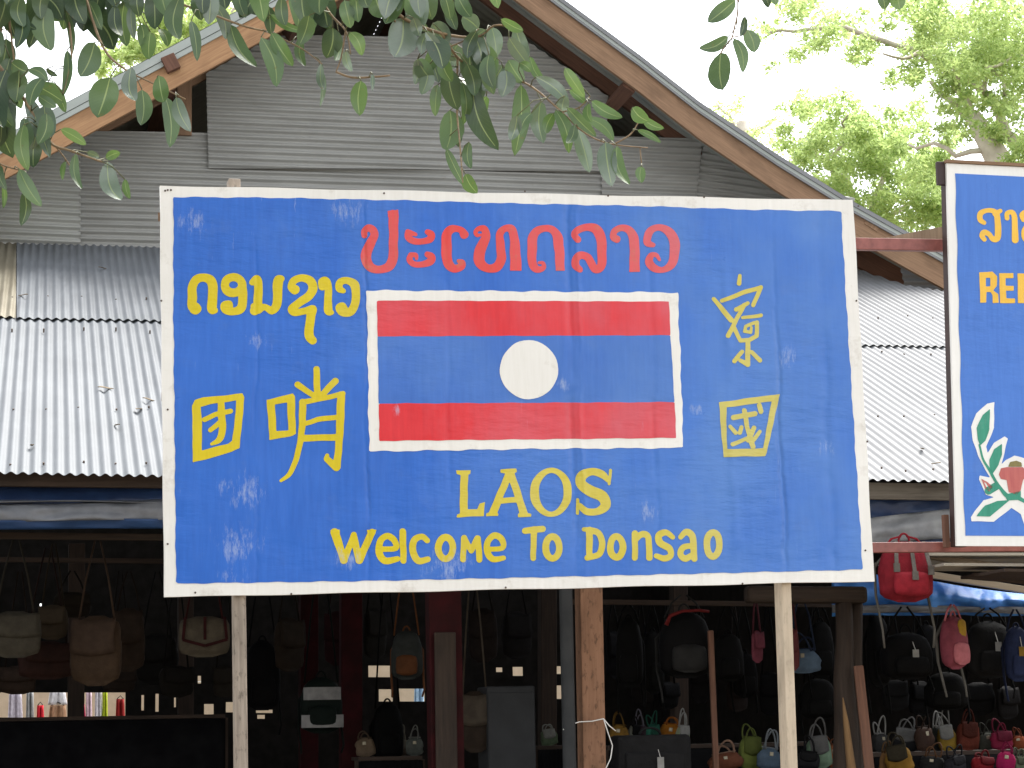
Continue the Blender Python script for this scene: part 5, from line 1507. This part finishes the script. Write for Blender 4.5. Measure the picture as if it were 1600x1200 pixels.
for px in (-60, 720):
    p = B(px, 1050, B_F - 1.0)
    mb = MB(); mb.beam((p.x, p.y, 0), p, 0.08, 0.08, up=E2); o = mb.build('line_pole', M_wood_brown, line)

# ------------------------------------------------------------------ background trees
def leaf_cloud(mb, c, r, n, size, rng, flat=0.7):
    for i in range(n):
        while True:
            v = Vector((rng.uniform(-1, 1), rng.uniform(-1, 1), rng.uniform(-1, 1)))
            if v.length < 1: break
        k = 0.55 + 0.45 * v.length
        p = c + Vector((v.x * r, v.y * r * 1.1, v.z * r * flat)) * k
        nrm = (Vector((rng.gauss(0, 1.3), rng.gauss(0, 1.3), 1.0))).normalized()
        t = nrm.orthogonal().normalized()
        t = (Matrix.Rotation(rng.uniform(0, 6.28), 3, nrm) @ t)
        s = nrm.cross(t)
        L = size * rng.uniform(0.6, 1.3); W = L * rng.uniform(0.36, 0.5)
        q = p + t * L * 0.5 + nrm * L * 0.08
        mb.add([p, q + s * W * 0.5, p + t * L, q - s * W * 0.5], [(0, 1, 2, 3)], None, rng.choice((0, 0, 0, 0, 1, 1, 1, 2)))

def bg_tree(label, trunk_px, limbs, clusters, depth, leaf=0.17, dens=1.0, seed=1, mats=None, group='trees behind the market hall', name='broadleaf_tree'):
    rng = random.Random(seed)
    base = at_dist(*trunk_px[0], depth); base.z = 0
    r = thing(name, base, label, 'tree', group)
    mb = MB()
    pts = [at_dist(x, y, depth) for x, y in trunk_px]
    mb.tube([base] + pts, [0.42] + [0.30 * (1 - 0.75 * i / len(pts)) + 0.03 for i in range(len(pts))], 10)
    mb.build('trunk', M_bark, r, smooth=True)
    for k, (lp, w) in enumerate(limbs):
        d = [depth + 1.5 * math.sin(k * 2.1 + i * 0.3) * (i / max(1, len(lp) - 1)) for i in range(len(lp))]
        P = [at_dist(x, y, d[i]) for i, (x, y) in enumerate(lp)]
        P2 = [P[0]]
        for a, b in zip(P[:-1], P[1:]):
            for s in (0.33, 0.66):
                P2.append(a.lerp(b, s) + Vector((rng.gauss(0, 0.05), rng.gauss(0, 0.05), rng.gauss(0, 0.05))))
            P2.append(b)
        mb = MB(); mb.tube(P2, [w * (1 - 0.75 * i / len(P2)) for i in range(len(P2))], 7)
        mb.build('limb', M_bark, r, smooth=True)
    mb = MB()
    for (x, y, rp, n) in clusters:
        for k in range(max(3, int(rp / 5))):
            dx, dy = rng.gauss(0, rp * 0.62), rng.gauss(0, rp * 0.45)
            c = at_dist(x + dx, y + dy, depth + rng.uniform(-2.5, 2.5))
            leaf_cloud(mb, c, rp * 0.60 / F * depth, int(n * dens / max(3, int(rp / 5))), leaf, rng)
    mb.build('crown', mats or [M_fol_a, M_fol_b, M_fol_c], r)
    return r
bg_tree('tall tree with pale forked limbs behind the second sign', [(1592, 420), (1560, 250), (1535, 205), (1518, 178)],
        [([(1560, 250), (1535, 205), (1500, 172), (1455, 128)], 0.16), ([(1592, 232), (1560, 175), (1540, 145), (1532, 112)], 0.13), ([(1540, 145), (1505, 125), (1480, 100)], 0.07),
         ([(1545, 235), (1480, 232), (1420, 226)], 0.07), ([(1518, 178), (1470, 90), (1430, 78), (1350, 54), (1260, 46), (1200, 52)], 0.10), ([(1455, 95), (1420, 90), (1380, 84)], 0.06), ([(1600, 112), (1560, 116), (1500, 80)], 0.09), ([(1570, 148), (1582, 118)], 0.05), ([(1600, 85), (1540, 105)], 0.05)],
        [(1235, 22, 42, 420), (1295, 22, 45, 520), (1345, 45, 36, 330), (1285, 72, 30, 240), (1240, 85, 24, 90), (1345, 80, 24, 140), (1425, 15, 45, 700), (1480, 45, 60, 1300), (1545, 25, 60, 1100), (1595, 60, 55, 900), (1465, 95, 45, 700), (1530, 95, 50, 900), (1600, 130, 45, 600),
         (1425, 118, 28, 260), (1400, 118, 20, 110), (1490, 130, 32, 330), (1575, 100, 40, 500), (1490, 168, 26, 160), (1525, 160, 24, 160), (1555, 170, 24, 170), (1590, 180, 30, 300), (1510, 205, 26, 180), (1560, 215, 30, 330), (1595, 240, 34, 450), (1490, 190, 24, 100), (1650, 60, 90, 1200), (1680, 200, 90, 900)],
        44, seed=3, leaf=0.125, dens=2.0)
bg_tree('rounded bright green tree rising over the right roof edge', [(1370, 480), (1365, 380), (1360, 330)],
        [([(1365, 380), (1330, 300), (1290, 250), (1250, 215)], 0.12), ([(1360, 340), (1380, 280), (1400, 230)], 0.10), ([(1290, 250), (1320, 210), (1325, 180)], 0.06), ([(1365, 360), (1420, 320), (1450, 290)], 0.08)],
        [(1250, 150, 22, 60), (1222, 175, 18, 40), (1290, 168, 32, 230), (1320, 178, 32, 330), (1360, 198, 36, 480), (1395, 210, 30, 380), (1255, 215, 34, 400), (1300, 225, 40, 560), (1350, 245, 45, 800), (1395, 255, 40, 650), (1440, 215, 28, 230), (1450, 250, 36, 480),
         (1455, 295, 45, 750), (1405, 305, 45, 800), (1345, 295, 40, 600), (1300, 270, 30, 260), (1380, 350, 45, 700), (1450, 345, 45, 700), (1270, 255, 24, 120), (1480, 215, 24, 160), (1478, 330, 40, 500), (1330, 335, 30, 240), (1270, 190, 30, 200), (1240, 250, 30, 240), (1290, 300, 40, 420), (1420, 180, 30, 160), (1470, 270, 34, 300), (1380, 235, 34, 300), (1320, 250, 36, 300)],
        52, seed=5, leaf=0.135, dens=2.5)
bg_tree('yellow-green tree showing above the left roof slope', [(300, 300), (295, 150), (290, 80)],
        [([(295, 150), (240, 90), (190, 70)], 0.10), ([(292, 120), (340, 50), (380, 10)], 0.10), ([(290, 80), (285, 30), (290, -20)], 0.08)],
        [(180, 92, 26, 260), (215, 70, 34, 480), (160, 108, 16, 90), (260, 50, 40, 600), (300, 30, 40, 600), (350, 25, 36, 480), (240, 20, 40, 420), (400, 5, 34, 360), (300, -30, 60, 700), (450, -20, 40, 300), (220, 100, 30, 300)],
        46, seed=8, leaf=0.15, dens=2.0, mats=[M_fol_a, M_fol_a, M_fol_b])
bg_tree('distant thin treetop just over the right roof slope', [(1170, 300), (1165, 230), (1160, 190)],
        [([(1165, 230), (1140, 180), (1120, 160)], 0.08), ([(1162, 220), (1190, 200), (1215, 180)], 0.07)],
        [(1120, 165, 22, 70), (1145, 160, 22, 60), (1180, 215, 26, 120), (1205, 200, 22, 80), (1150, 190, 20, 70), (1225, 235, 26, 150)],
        62, seed=12, leaf=0.15, dens=1.5, mats=[M_fol_a, M_fol_a, M_fol_b])

reflector_trees = [((4.5, -17, 0), 8.0, 3.6, 'unseen leafy tree added behind the viewpoint as a dark reflection for the big sign, near the middle of the forecourt'), ((9.5, -19, 0), 9.5, 4.4, 'taller unseen tree added behind the viewpoint as a dark reflection for the big sign, on the right')]
for (tx, ty, tz), hh, rr, lab in reflector_trees:  # unseen trees added so the big sign's left half reflects dark crowns
    rngB = random.Random(int(tx * 10))
    r = thing('broadleaf_tree', Vector((tx, ty, 0)), lab, 'tree')
    mb = MB(); mb.tube([(tx, ty, -0.2), (tx + 0.2, ty, hh * 0.4), (tx, ty + 0.2, hh * 0.8)], [0.3, 0.2, 0.06], 10); mb.build('trunk', M_barkd, r, smooth=True)
    mb = MB()
    for i in range(90):
        c = Vector((tx + rngB.gauss(0, rr * 0.42), ty + rngB.gauss(0, rr * 0.42), hh * 0.62 + rngB.gauss(0, hh * 0.17)))
        leaf_cloud(mb, c, 1.0, 55, 0.30, rngB, 0.7)
    mb.build('crown', [M_leaf[0], M_leaf[1], M_leaf[1]], r)

# ------------------------------------------------------------------ the fig tree whose branches hang into the top of the picture
FD = 5.5
tb_ = Vector((-3.0, 5.9, 0))
fig = thing('fig_tree', tb_, 'fig tree whose leafy branches hang down across the top of the view', 'tree')
mb = MB()
trunk = [tb_ - UP * 0.2, Vector((-3.0, 5.9, 1.2)), Vector((-2.9, 5.85, 2.6)), Vector((-2.7, 5.8, 3.7)), Vector((-2.6, 5.8, 5.0))]
mb.tube(trunk, [0.34, 0.24, 0.2, 0.16, 0.10], 14)
mb.build('trunk', M_barkd, fig, smooth=True)
bough = [Vector((-2.75, 5.8, 3.5)), Vector((-2.0, 5.65, 3.72)), Vector((-1.2, 5.55, 3.66)), Vector((-0.4, 5.5, 3.72)), Vector((0.3, 5.5, 3.70)), Vector((0.9, 5.55, 3.78)), Vector((1.5, 5.6, 3.9))]
mb = MB(); mb.tube(bough, [0.09, 0.06, 0.045, 0.036, 0.03, 0.02, 0.012], 10); mb.build('bough', M_barkd, fig, smooth=True)

def near_bough(p):
    best = None
    for a, b in zip(bough[:-1], bough[1:]):
        d = b - a
        t = max(0, min(1, (p - a).dot(d) / d.dot(d)))
        q = a + d * t
        if best is None or (q - p).length < (best - p).length: best = q
    return best

twigs = [  # branch key, pixel polyline, px width start, end, rooted on the bough?
    ('a', [(-30, 60), (0, 105), (40, 158), (75, 220), (112, 236), (160, 253)], 7, 3, 1), ('a', [(60, 200), (100, 245), (128, 292)], 3, 2, 0), ('a', [(-30, 230), (0, 256), (40, 268)], 4, 2, 1), ('a', [(15, 20), (18, 60), (22, 95)], 4, 3, 1),
    ('a', [(100, -20), (106, 20), (112, 88), (98, 148)], 5, 2, 1), ('a', [(130, -20), (160, 72), (195, 108), (230, 126), (290, 155)], 5, 2, 1), ('a', [(40, -20), (60, 10)], 4, 3, 1), ('a', [(200, -25), (205, 10)], 4, 3, 1),
    ('b', [(255, -25), (275, 2), (330, 22), (385, 42), (425, 50)], 5, 3, 1), ('b', [(410, 46), (470, 75), (503, 100)], 3, 2, 0), ('b', [(490, -30), (515, 20), (540, 48), (548, 85)], 5, 2, 1), ('b', [(525, 112), (550, 121), (585, 120), (609, 118)], 4, 3, 0), ('b', [(540, 48), (533, 90), (525, 112)], 3, 2, 0), ('b', [(380, -25), (395, 0)], 4, 3, 1),
    ('c', [(590, -30), (612, 2), (630, 28), (690, 52), (745, 58), (772, 40), (800, 42)], 7, 3, 1), ('c', [(605, 20), (618, 34)], 4, 3, 0), ('c', [(690, 52), (715, 90), (738, 102), (790, 119), (830, 135), (878, 175), (910, 205), (950, 224), (1012, 231)], 5, 2, 0), ('c', [(715, 90), (714, 170), (719, 230), (723, 285)], 4, 2, 0),
    ('c', [(878, 175), (905, 168), (922, 150)], 3, 2, 0), ('c', [(960, 225), (985, 210), (998, 190)], 3, 2, 0), ('c', [(1000, 231), (1003, 262)], 2, 2, 0), ('c', [(700, 74), (728, 62), (748, 45)], 3, 2, 0), ('c', [(690, -25), (705, 15)], 4, 2, 1),
    ('d', [(1150, -40), (1153, 14), (1147, 45), (1143, 60), (1132, 74), (1126, 84)], 3, 2, 1), ('d', [(1144, 58), (1160, 55), (1166, 48)], 2, 2, 0), ('d', [(1190, -30), (1195, -5)], 3, 2, 1),
    ('e', [(1390, -40), (1392, -8)], 3, 2, 1),
]
leaves = {  # base px, tip px, width px, kind (0 dark, 1 mid, 2 young, 3 glossy pale)
'a': [(20,-30,25,60,34,0),(50,-22,45,76,30,0),(72,10,80,80,34,1),(30,8,25,76,22,0),(30,30,57,46,12,0),(0,48,2,90,14,0),(68,-8,100,33,26,0),(103,18,112,88,11,1),(105,78,98,152,14,1),(120,-14,130,50,36,0),(128,12,178,78,44,0),
      (150,-12,160,36,22,1),(165,-12,172,32,18,0),(180,8,190,56,20,0),(195,0,198,73,26,1),(205,10,210,62,14,3),(215,-12,218,26,22,0),(240,-18,242,46,30,0),(220,38,222,74,18,1),(148,66,125,120,34,1),(235,50,233,93,22,2),(250,45,262,73,16,2),
      (172,121,152,184,42,1),(205,105,212,158,23,3),(222,140,220,196,25,1),(248,118,256,160,24,2),(258,150,265,231,24,1),(275,152,298,206,22,3),(18,98,45,112,26,1),(45,108,75,127,16,1),(72,108,90,119,8,0),(10,108,5,200,34,0),(15,148,20,247,46,0),
      (45,182,50,234,26,3),(37,195,44,267,22,2),(55,208,52,262,26,0),(50,130,100,160,26,1),(75,128,103,176,18,1),(42,150,78,247,24,3),(95,202,135,226,16,2),(136,238,156,246,11,3),(118,240,128,296,14,1),(102,252,98,282,8,2),(165,247,188,238,14,2),
      (168,252,190,313,27,3),(195,280,203,311,11,2),(30,264,65,323,22,1),(38,300,33,353,17,0),(0,258,10,297,14,0),(5,288,5,326,8,2),(-10,-20,5,40,30,0),(90,-20,95,20,26,0),(10,60,-10,130,30,0),(30,110,25,160,30,1),(60,150,88,168,16,1),(180,-20,182,12,24,0),(200,-22,205,20,24,1),(-12,140,0,230,34,0)],
'b': [(262,-8,264,62,16,3),(282,-8,280,62,28,1),(305,-8,315,32,20,0),(299,32,308,96,16,1),(334,4,353,62,20,3),(360,38,401,105,23,1),(408,58,432,136,27,1),(424,51,458,104,22,2),(422,22,482,51,12,2),(500,-12,512,43,38,0),(520,43,510,91,31,0),(538,0,548,44,23,1),
      (547,50,566,87,20,2),(502,98,507,141,12,3),(503,110,500,167,8,3),(540,80,550,112,13,3),(564,126,562,181,25,2),(582,116,582,142,7,3),(455,-8,465,42,22,1),(440,-5,446,40,20,0),(395,-8,402,24,22,0),(372,-10,384,28,20,1),(345,-15,352,15,22,0),(330,-12,328,12,22,1),(470,58,477,104,15,1),(585,-12,602,27,30,1),(570,-15,575,12,22,0),(478,-10,480,26,20,1),(420,10,424,55,18,0),(530,60,524,95,14,1),(320,-12,318,22,22,0),(555,-12,560,35,20,1)],
'c': [(630,28,616,90,45,3),(635,-6,660,30,25,1),(646,28,656,57,18,3),(676,36,702,68,34,3),(665,50,688,94,16,3),(748,46,722,26,27,3),(768,42,776,89,24,3),(743,58,755,108,29,3),(805,42,826,91,22,3),(783,30,818,48,15,2),(715,70,702,108,35,3),(672,56,692,108,34,0),(652,92,678,127,26,1),
      (735,72,752,142,32,0),(794,94,818,130,25,1),(790,110,784,152,27,3),(700,108,715,172,31,0),(738,133,779,235,34,0),(703,172,697,235,36,1),(684,132,680,182,17,1),(722,128,724,195,17,2),(814,132,804,244,27,1),(760,150,755,192,20,2),(722,190,716,230,15,0),(733,222,736,264,15,1),(697,232,726,291,14,1),(727,272,746,302,20,2),
      (828,88,858,134,13,2),(882,106,914,153,17,2),(838,120,889,164,21,3),(845,158,849,224,25,3),(868,172,889,240,20,2),(886,168,932,214,18,1),(903,202,921,270,23,3),(916,184,959,220,18,1),(924,158,973,184,18,2),(946,222,956,292,29,3),(964,228,984,289,19,2),(988,168,1014,190,21,2),(1004,184,1038,201,14,2),(996,203,1033,223,10,2),
      (1002,260,1002,286,15,2),(890,140,916,162,12,2),(692,-14,704,32,20,1),(714,-8,736,27,22,1),(700,8,713,47,18,0),(640,8,672,52,16,1),(760,70,770,118,22,1),(775,90,770,135,20,2),(730,100,742,150,24,1),(690,90,706,128,22,2),(812,98,830,112,14,2)],
'd': [(1149,0,1106,35,24,1),(1138,57,1092,76,18,1),(1126,82,1129,141,34,1),(1147,60,1161,114,18,1),(1167,46,1179,82,23,1),(1164,26,1157,57,11,0),(1190,-12,1201,12,14,0),(1205,-14,1212,8,14,1)],
'e': [(1375,-14,1382,15,20,1),(1402,-12,1406,15,23,2)],
}
rngL = random.Random(21)
def extra(key, n, x0, x1, y0, y1, kinds, lmin=42, lmax=72):
    for i in range(n):
        x, y = rngL.uniform(x0, x1), rngL.uniform(y0, y1)
        L = rngL.uniform(lmin, lmax)
        an = rngL.gauss(0.0, 0.38)
        leaves[key].append((x, y, x + L * math.sin(an), y + L * math.cos(an), L * rngL.uniform(0.40, 0.54), rngL.choice(kinds)))
extra('a', 18, -25, 190, -55, 6, (0, 0, 0, 1))
extra('a', 8, 130, 330, -55, -5, (0, 1, 1, 3))
extra('a', 7, -40, 30, 90, 190, (0, 0, 1))
extra('a', 5, 20, 95, 120, 190, (1, 1, 3), 36, 56)
extra('b', 8, 330, 620, -55, -15, (0, 1, 1, 2))
extra('b', 3, 470, 600, -10, 25, (0, 1))
extra('c', 8, 600, 770, -40, 10, (0, 1, 1, 3))
extra('c', 15, 640, 800, 30, 105, (1, 3, 3, 0), 36, 56)
extra('c', 4, 690, 760, 100, 180, (0, 1, 3), 40, 60)
extra('c', 6, 800, 930, 120, 200, (1, 2, 3), 30, 48)
def leaf_geo(mb, base, tip, wpx, depth, mi):
    L = (tip - base).length
    t = (tip - base).normalized()
    view = (base - EYE).normalized()
    side = t.cross(view).normalized()
    wid = wpx / F * depth
    roll = rngL.uniform(-0.5, 0.5) if mi != 3 else rngL.uniform(-0.35, 0.35)
    side = Matrix.Rotation(roll, 3, t) @ side
    nrm = side.cross(t).normalized()          # towards the viewer or away
    if nrm.dot(view) > 0 and rngL.random() < 0.8: nrm = -nrm; side = -side
    wid /= max(0.6, abs(math.cos(roll)))
    bend = rngL.uniform(-0.10, 0.16) * L
    fold = rngL.uniform(0.05, 0.30)
    curl = rngL.uniform(-0.12, 0.12) * L
    nu, nv = 6, 12
    def fn(u, v):
        s = u * 2 - 1
        prof = (math.sin(math.pi * min(1, v ** 0.88)) ** 0.60) * (1 - 0.06 * v) if 0 < v < 1 else 0.0
        x = s * wid / 2 * prof
        return base + t * (L * v) + side * (x + curl * math.sin(math.pi * v)) - nrm * (bend * math.sin(math.pi * v) * 1.0 - abs(x) * fold - 0.012 * wid * math.sin(v * 25 + s * 2) * abs(s))
    mb.grid(fn, nu, nv, lambda u, v: (u, v), mi=mi)
for key in 'abcde':
    tw = MB()
    root = None
    rooted = []
    for (k, pts, w0, w1, rt) in twigs:
        if k != key: continue
        dd = [FD + 0.25 * noise.noise(Vector((x * 0.004, y * 0.004, 5.0))) for x, y in pts]
        P = [at_dist(x, y, d) for (x, y), d in zip(pts, dd)]
        rad = [(w0 + (w1 - w0) * i / (len(P) - 1)) / 2 / F * FD for i in range(len(P))]
        if rt:
            q = near_bough(P[0])
            P = [q, q.lerp(P[0], 0.5) + Vector((0, 0.02, 0.02))] + P
            rad = [rad[0] * 1.8, rad[0] * 1.4] + rad
        # smooth
        if len(P) > 2:
            A_ = [(p.x, p.y, p.z, r_) for p, r_ in zip(P, rad)]
            A_ = spline(A_, 4)
            P = [Vector(a[:3]) for a in A_]; rad = [a[3] for a in A_]
        tw.tube(P, rad, 7)
    tw_pts = [Vector(v) for v in tw.v[::7]]
    br = tw.build('branch', M_twig, fig, smooth=True)
    lf = MB()
    for (x0, y0, x1, y1, w, mi) in leaves[key]:
        d0 = FD + 0.25 * noise.noise(Vector((x0 * 0.004, y0 * 0.004, 5.0))) + rngL.uniform(-0.10, 0.10)
        L = math.hypot(x1 - x0, y1 - y0) / F * FD
        d1 = d0 + rngL.uniform(-0.5, 0.35) * L
        leaf_geo(lf, at_dist(x0, y0, d0), at_dist(x1, y1, d1), w * 1.14, d0, mi)
        # petiole towards the nearest twig
        a = at_dist(x0, y0, d0); dirn = (a - at_dist(x1, y1, d1)).normalized()
        q = min(tw_pts, key=lambda v: (v - a).length)
        if 0.004 < (q - a).length < 0.16:
            m_ = a.lerp(q, 0.5) + dirn * 0.3 * (q - a).length * 0.5
            lf.tube([a, m_, q], [0.0016, 0.0014, 0.0018], 5, mi=4)
        else:
            lf.tube([a, a + dirn * 0.018], [0.0015, 0.0012], 5, mi=4)
    lf.build('foliage', M_leaf + [M_stalk], br, smooth=True)

# the broad crown overhead, above the frame: it shades the left half of the forecourt
mb = MB()
rngC = random.Random(4)
for i in range(150):
    while True:
        v = Vector((rngC.uniform(-1, 1), rngC.uniform(-1, 1), rngC.uniform(-1, 1)))
        if v.length < 1: break
    c = Vector((-4.3 + 5.6 * v.x, 3.2 + 5.2 * v.y, 7.6 + 2.1 * v.z))
    if c.z - 0.9 < 1.9 + 0.345 * c.y and c.y > 0: c.z = 1.9 + 0.345 * c.y + 1.0
    leaf_cloud(mb, c, 0.95, 62, 0.26, rngC, 0.6)
mb.build('crown', [M_leaf[0], M_leaf[1], M_leaf[1]], fig)
for (a, b2) in (((-2.6, 5.8, 5.0), (-4.6, 3.5, 8.0)), ((-2.65, 5.8, 4.6), (-0.8, 4.4, 7.4)), ((-2.6, 5.8, 5.0), (-3.0, 6.6, 8.6)), ((-2.7, 5.8, 4.2), (-6.8, 5.0, 7.2)), ((-2.6, 5.8, 4.9), (-3.6, 0.4, 7.6))):
    a, b2 = Vector(a), Vector(b2)
    mb = MB(); mb.tube([a, a.lerp(b2, 0.5) + Vector((0.1, 0.1, 0.2)), b2], [0.10, 0.07, 0.03], 8); mb.build('limb', M_barkd, fig, smooth=True)

for o in bpy.data.objects:
    if '_w' in o: del o['_w']
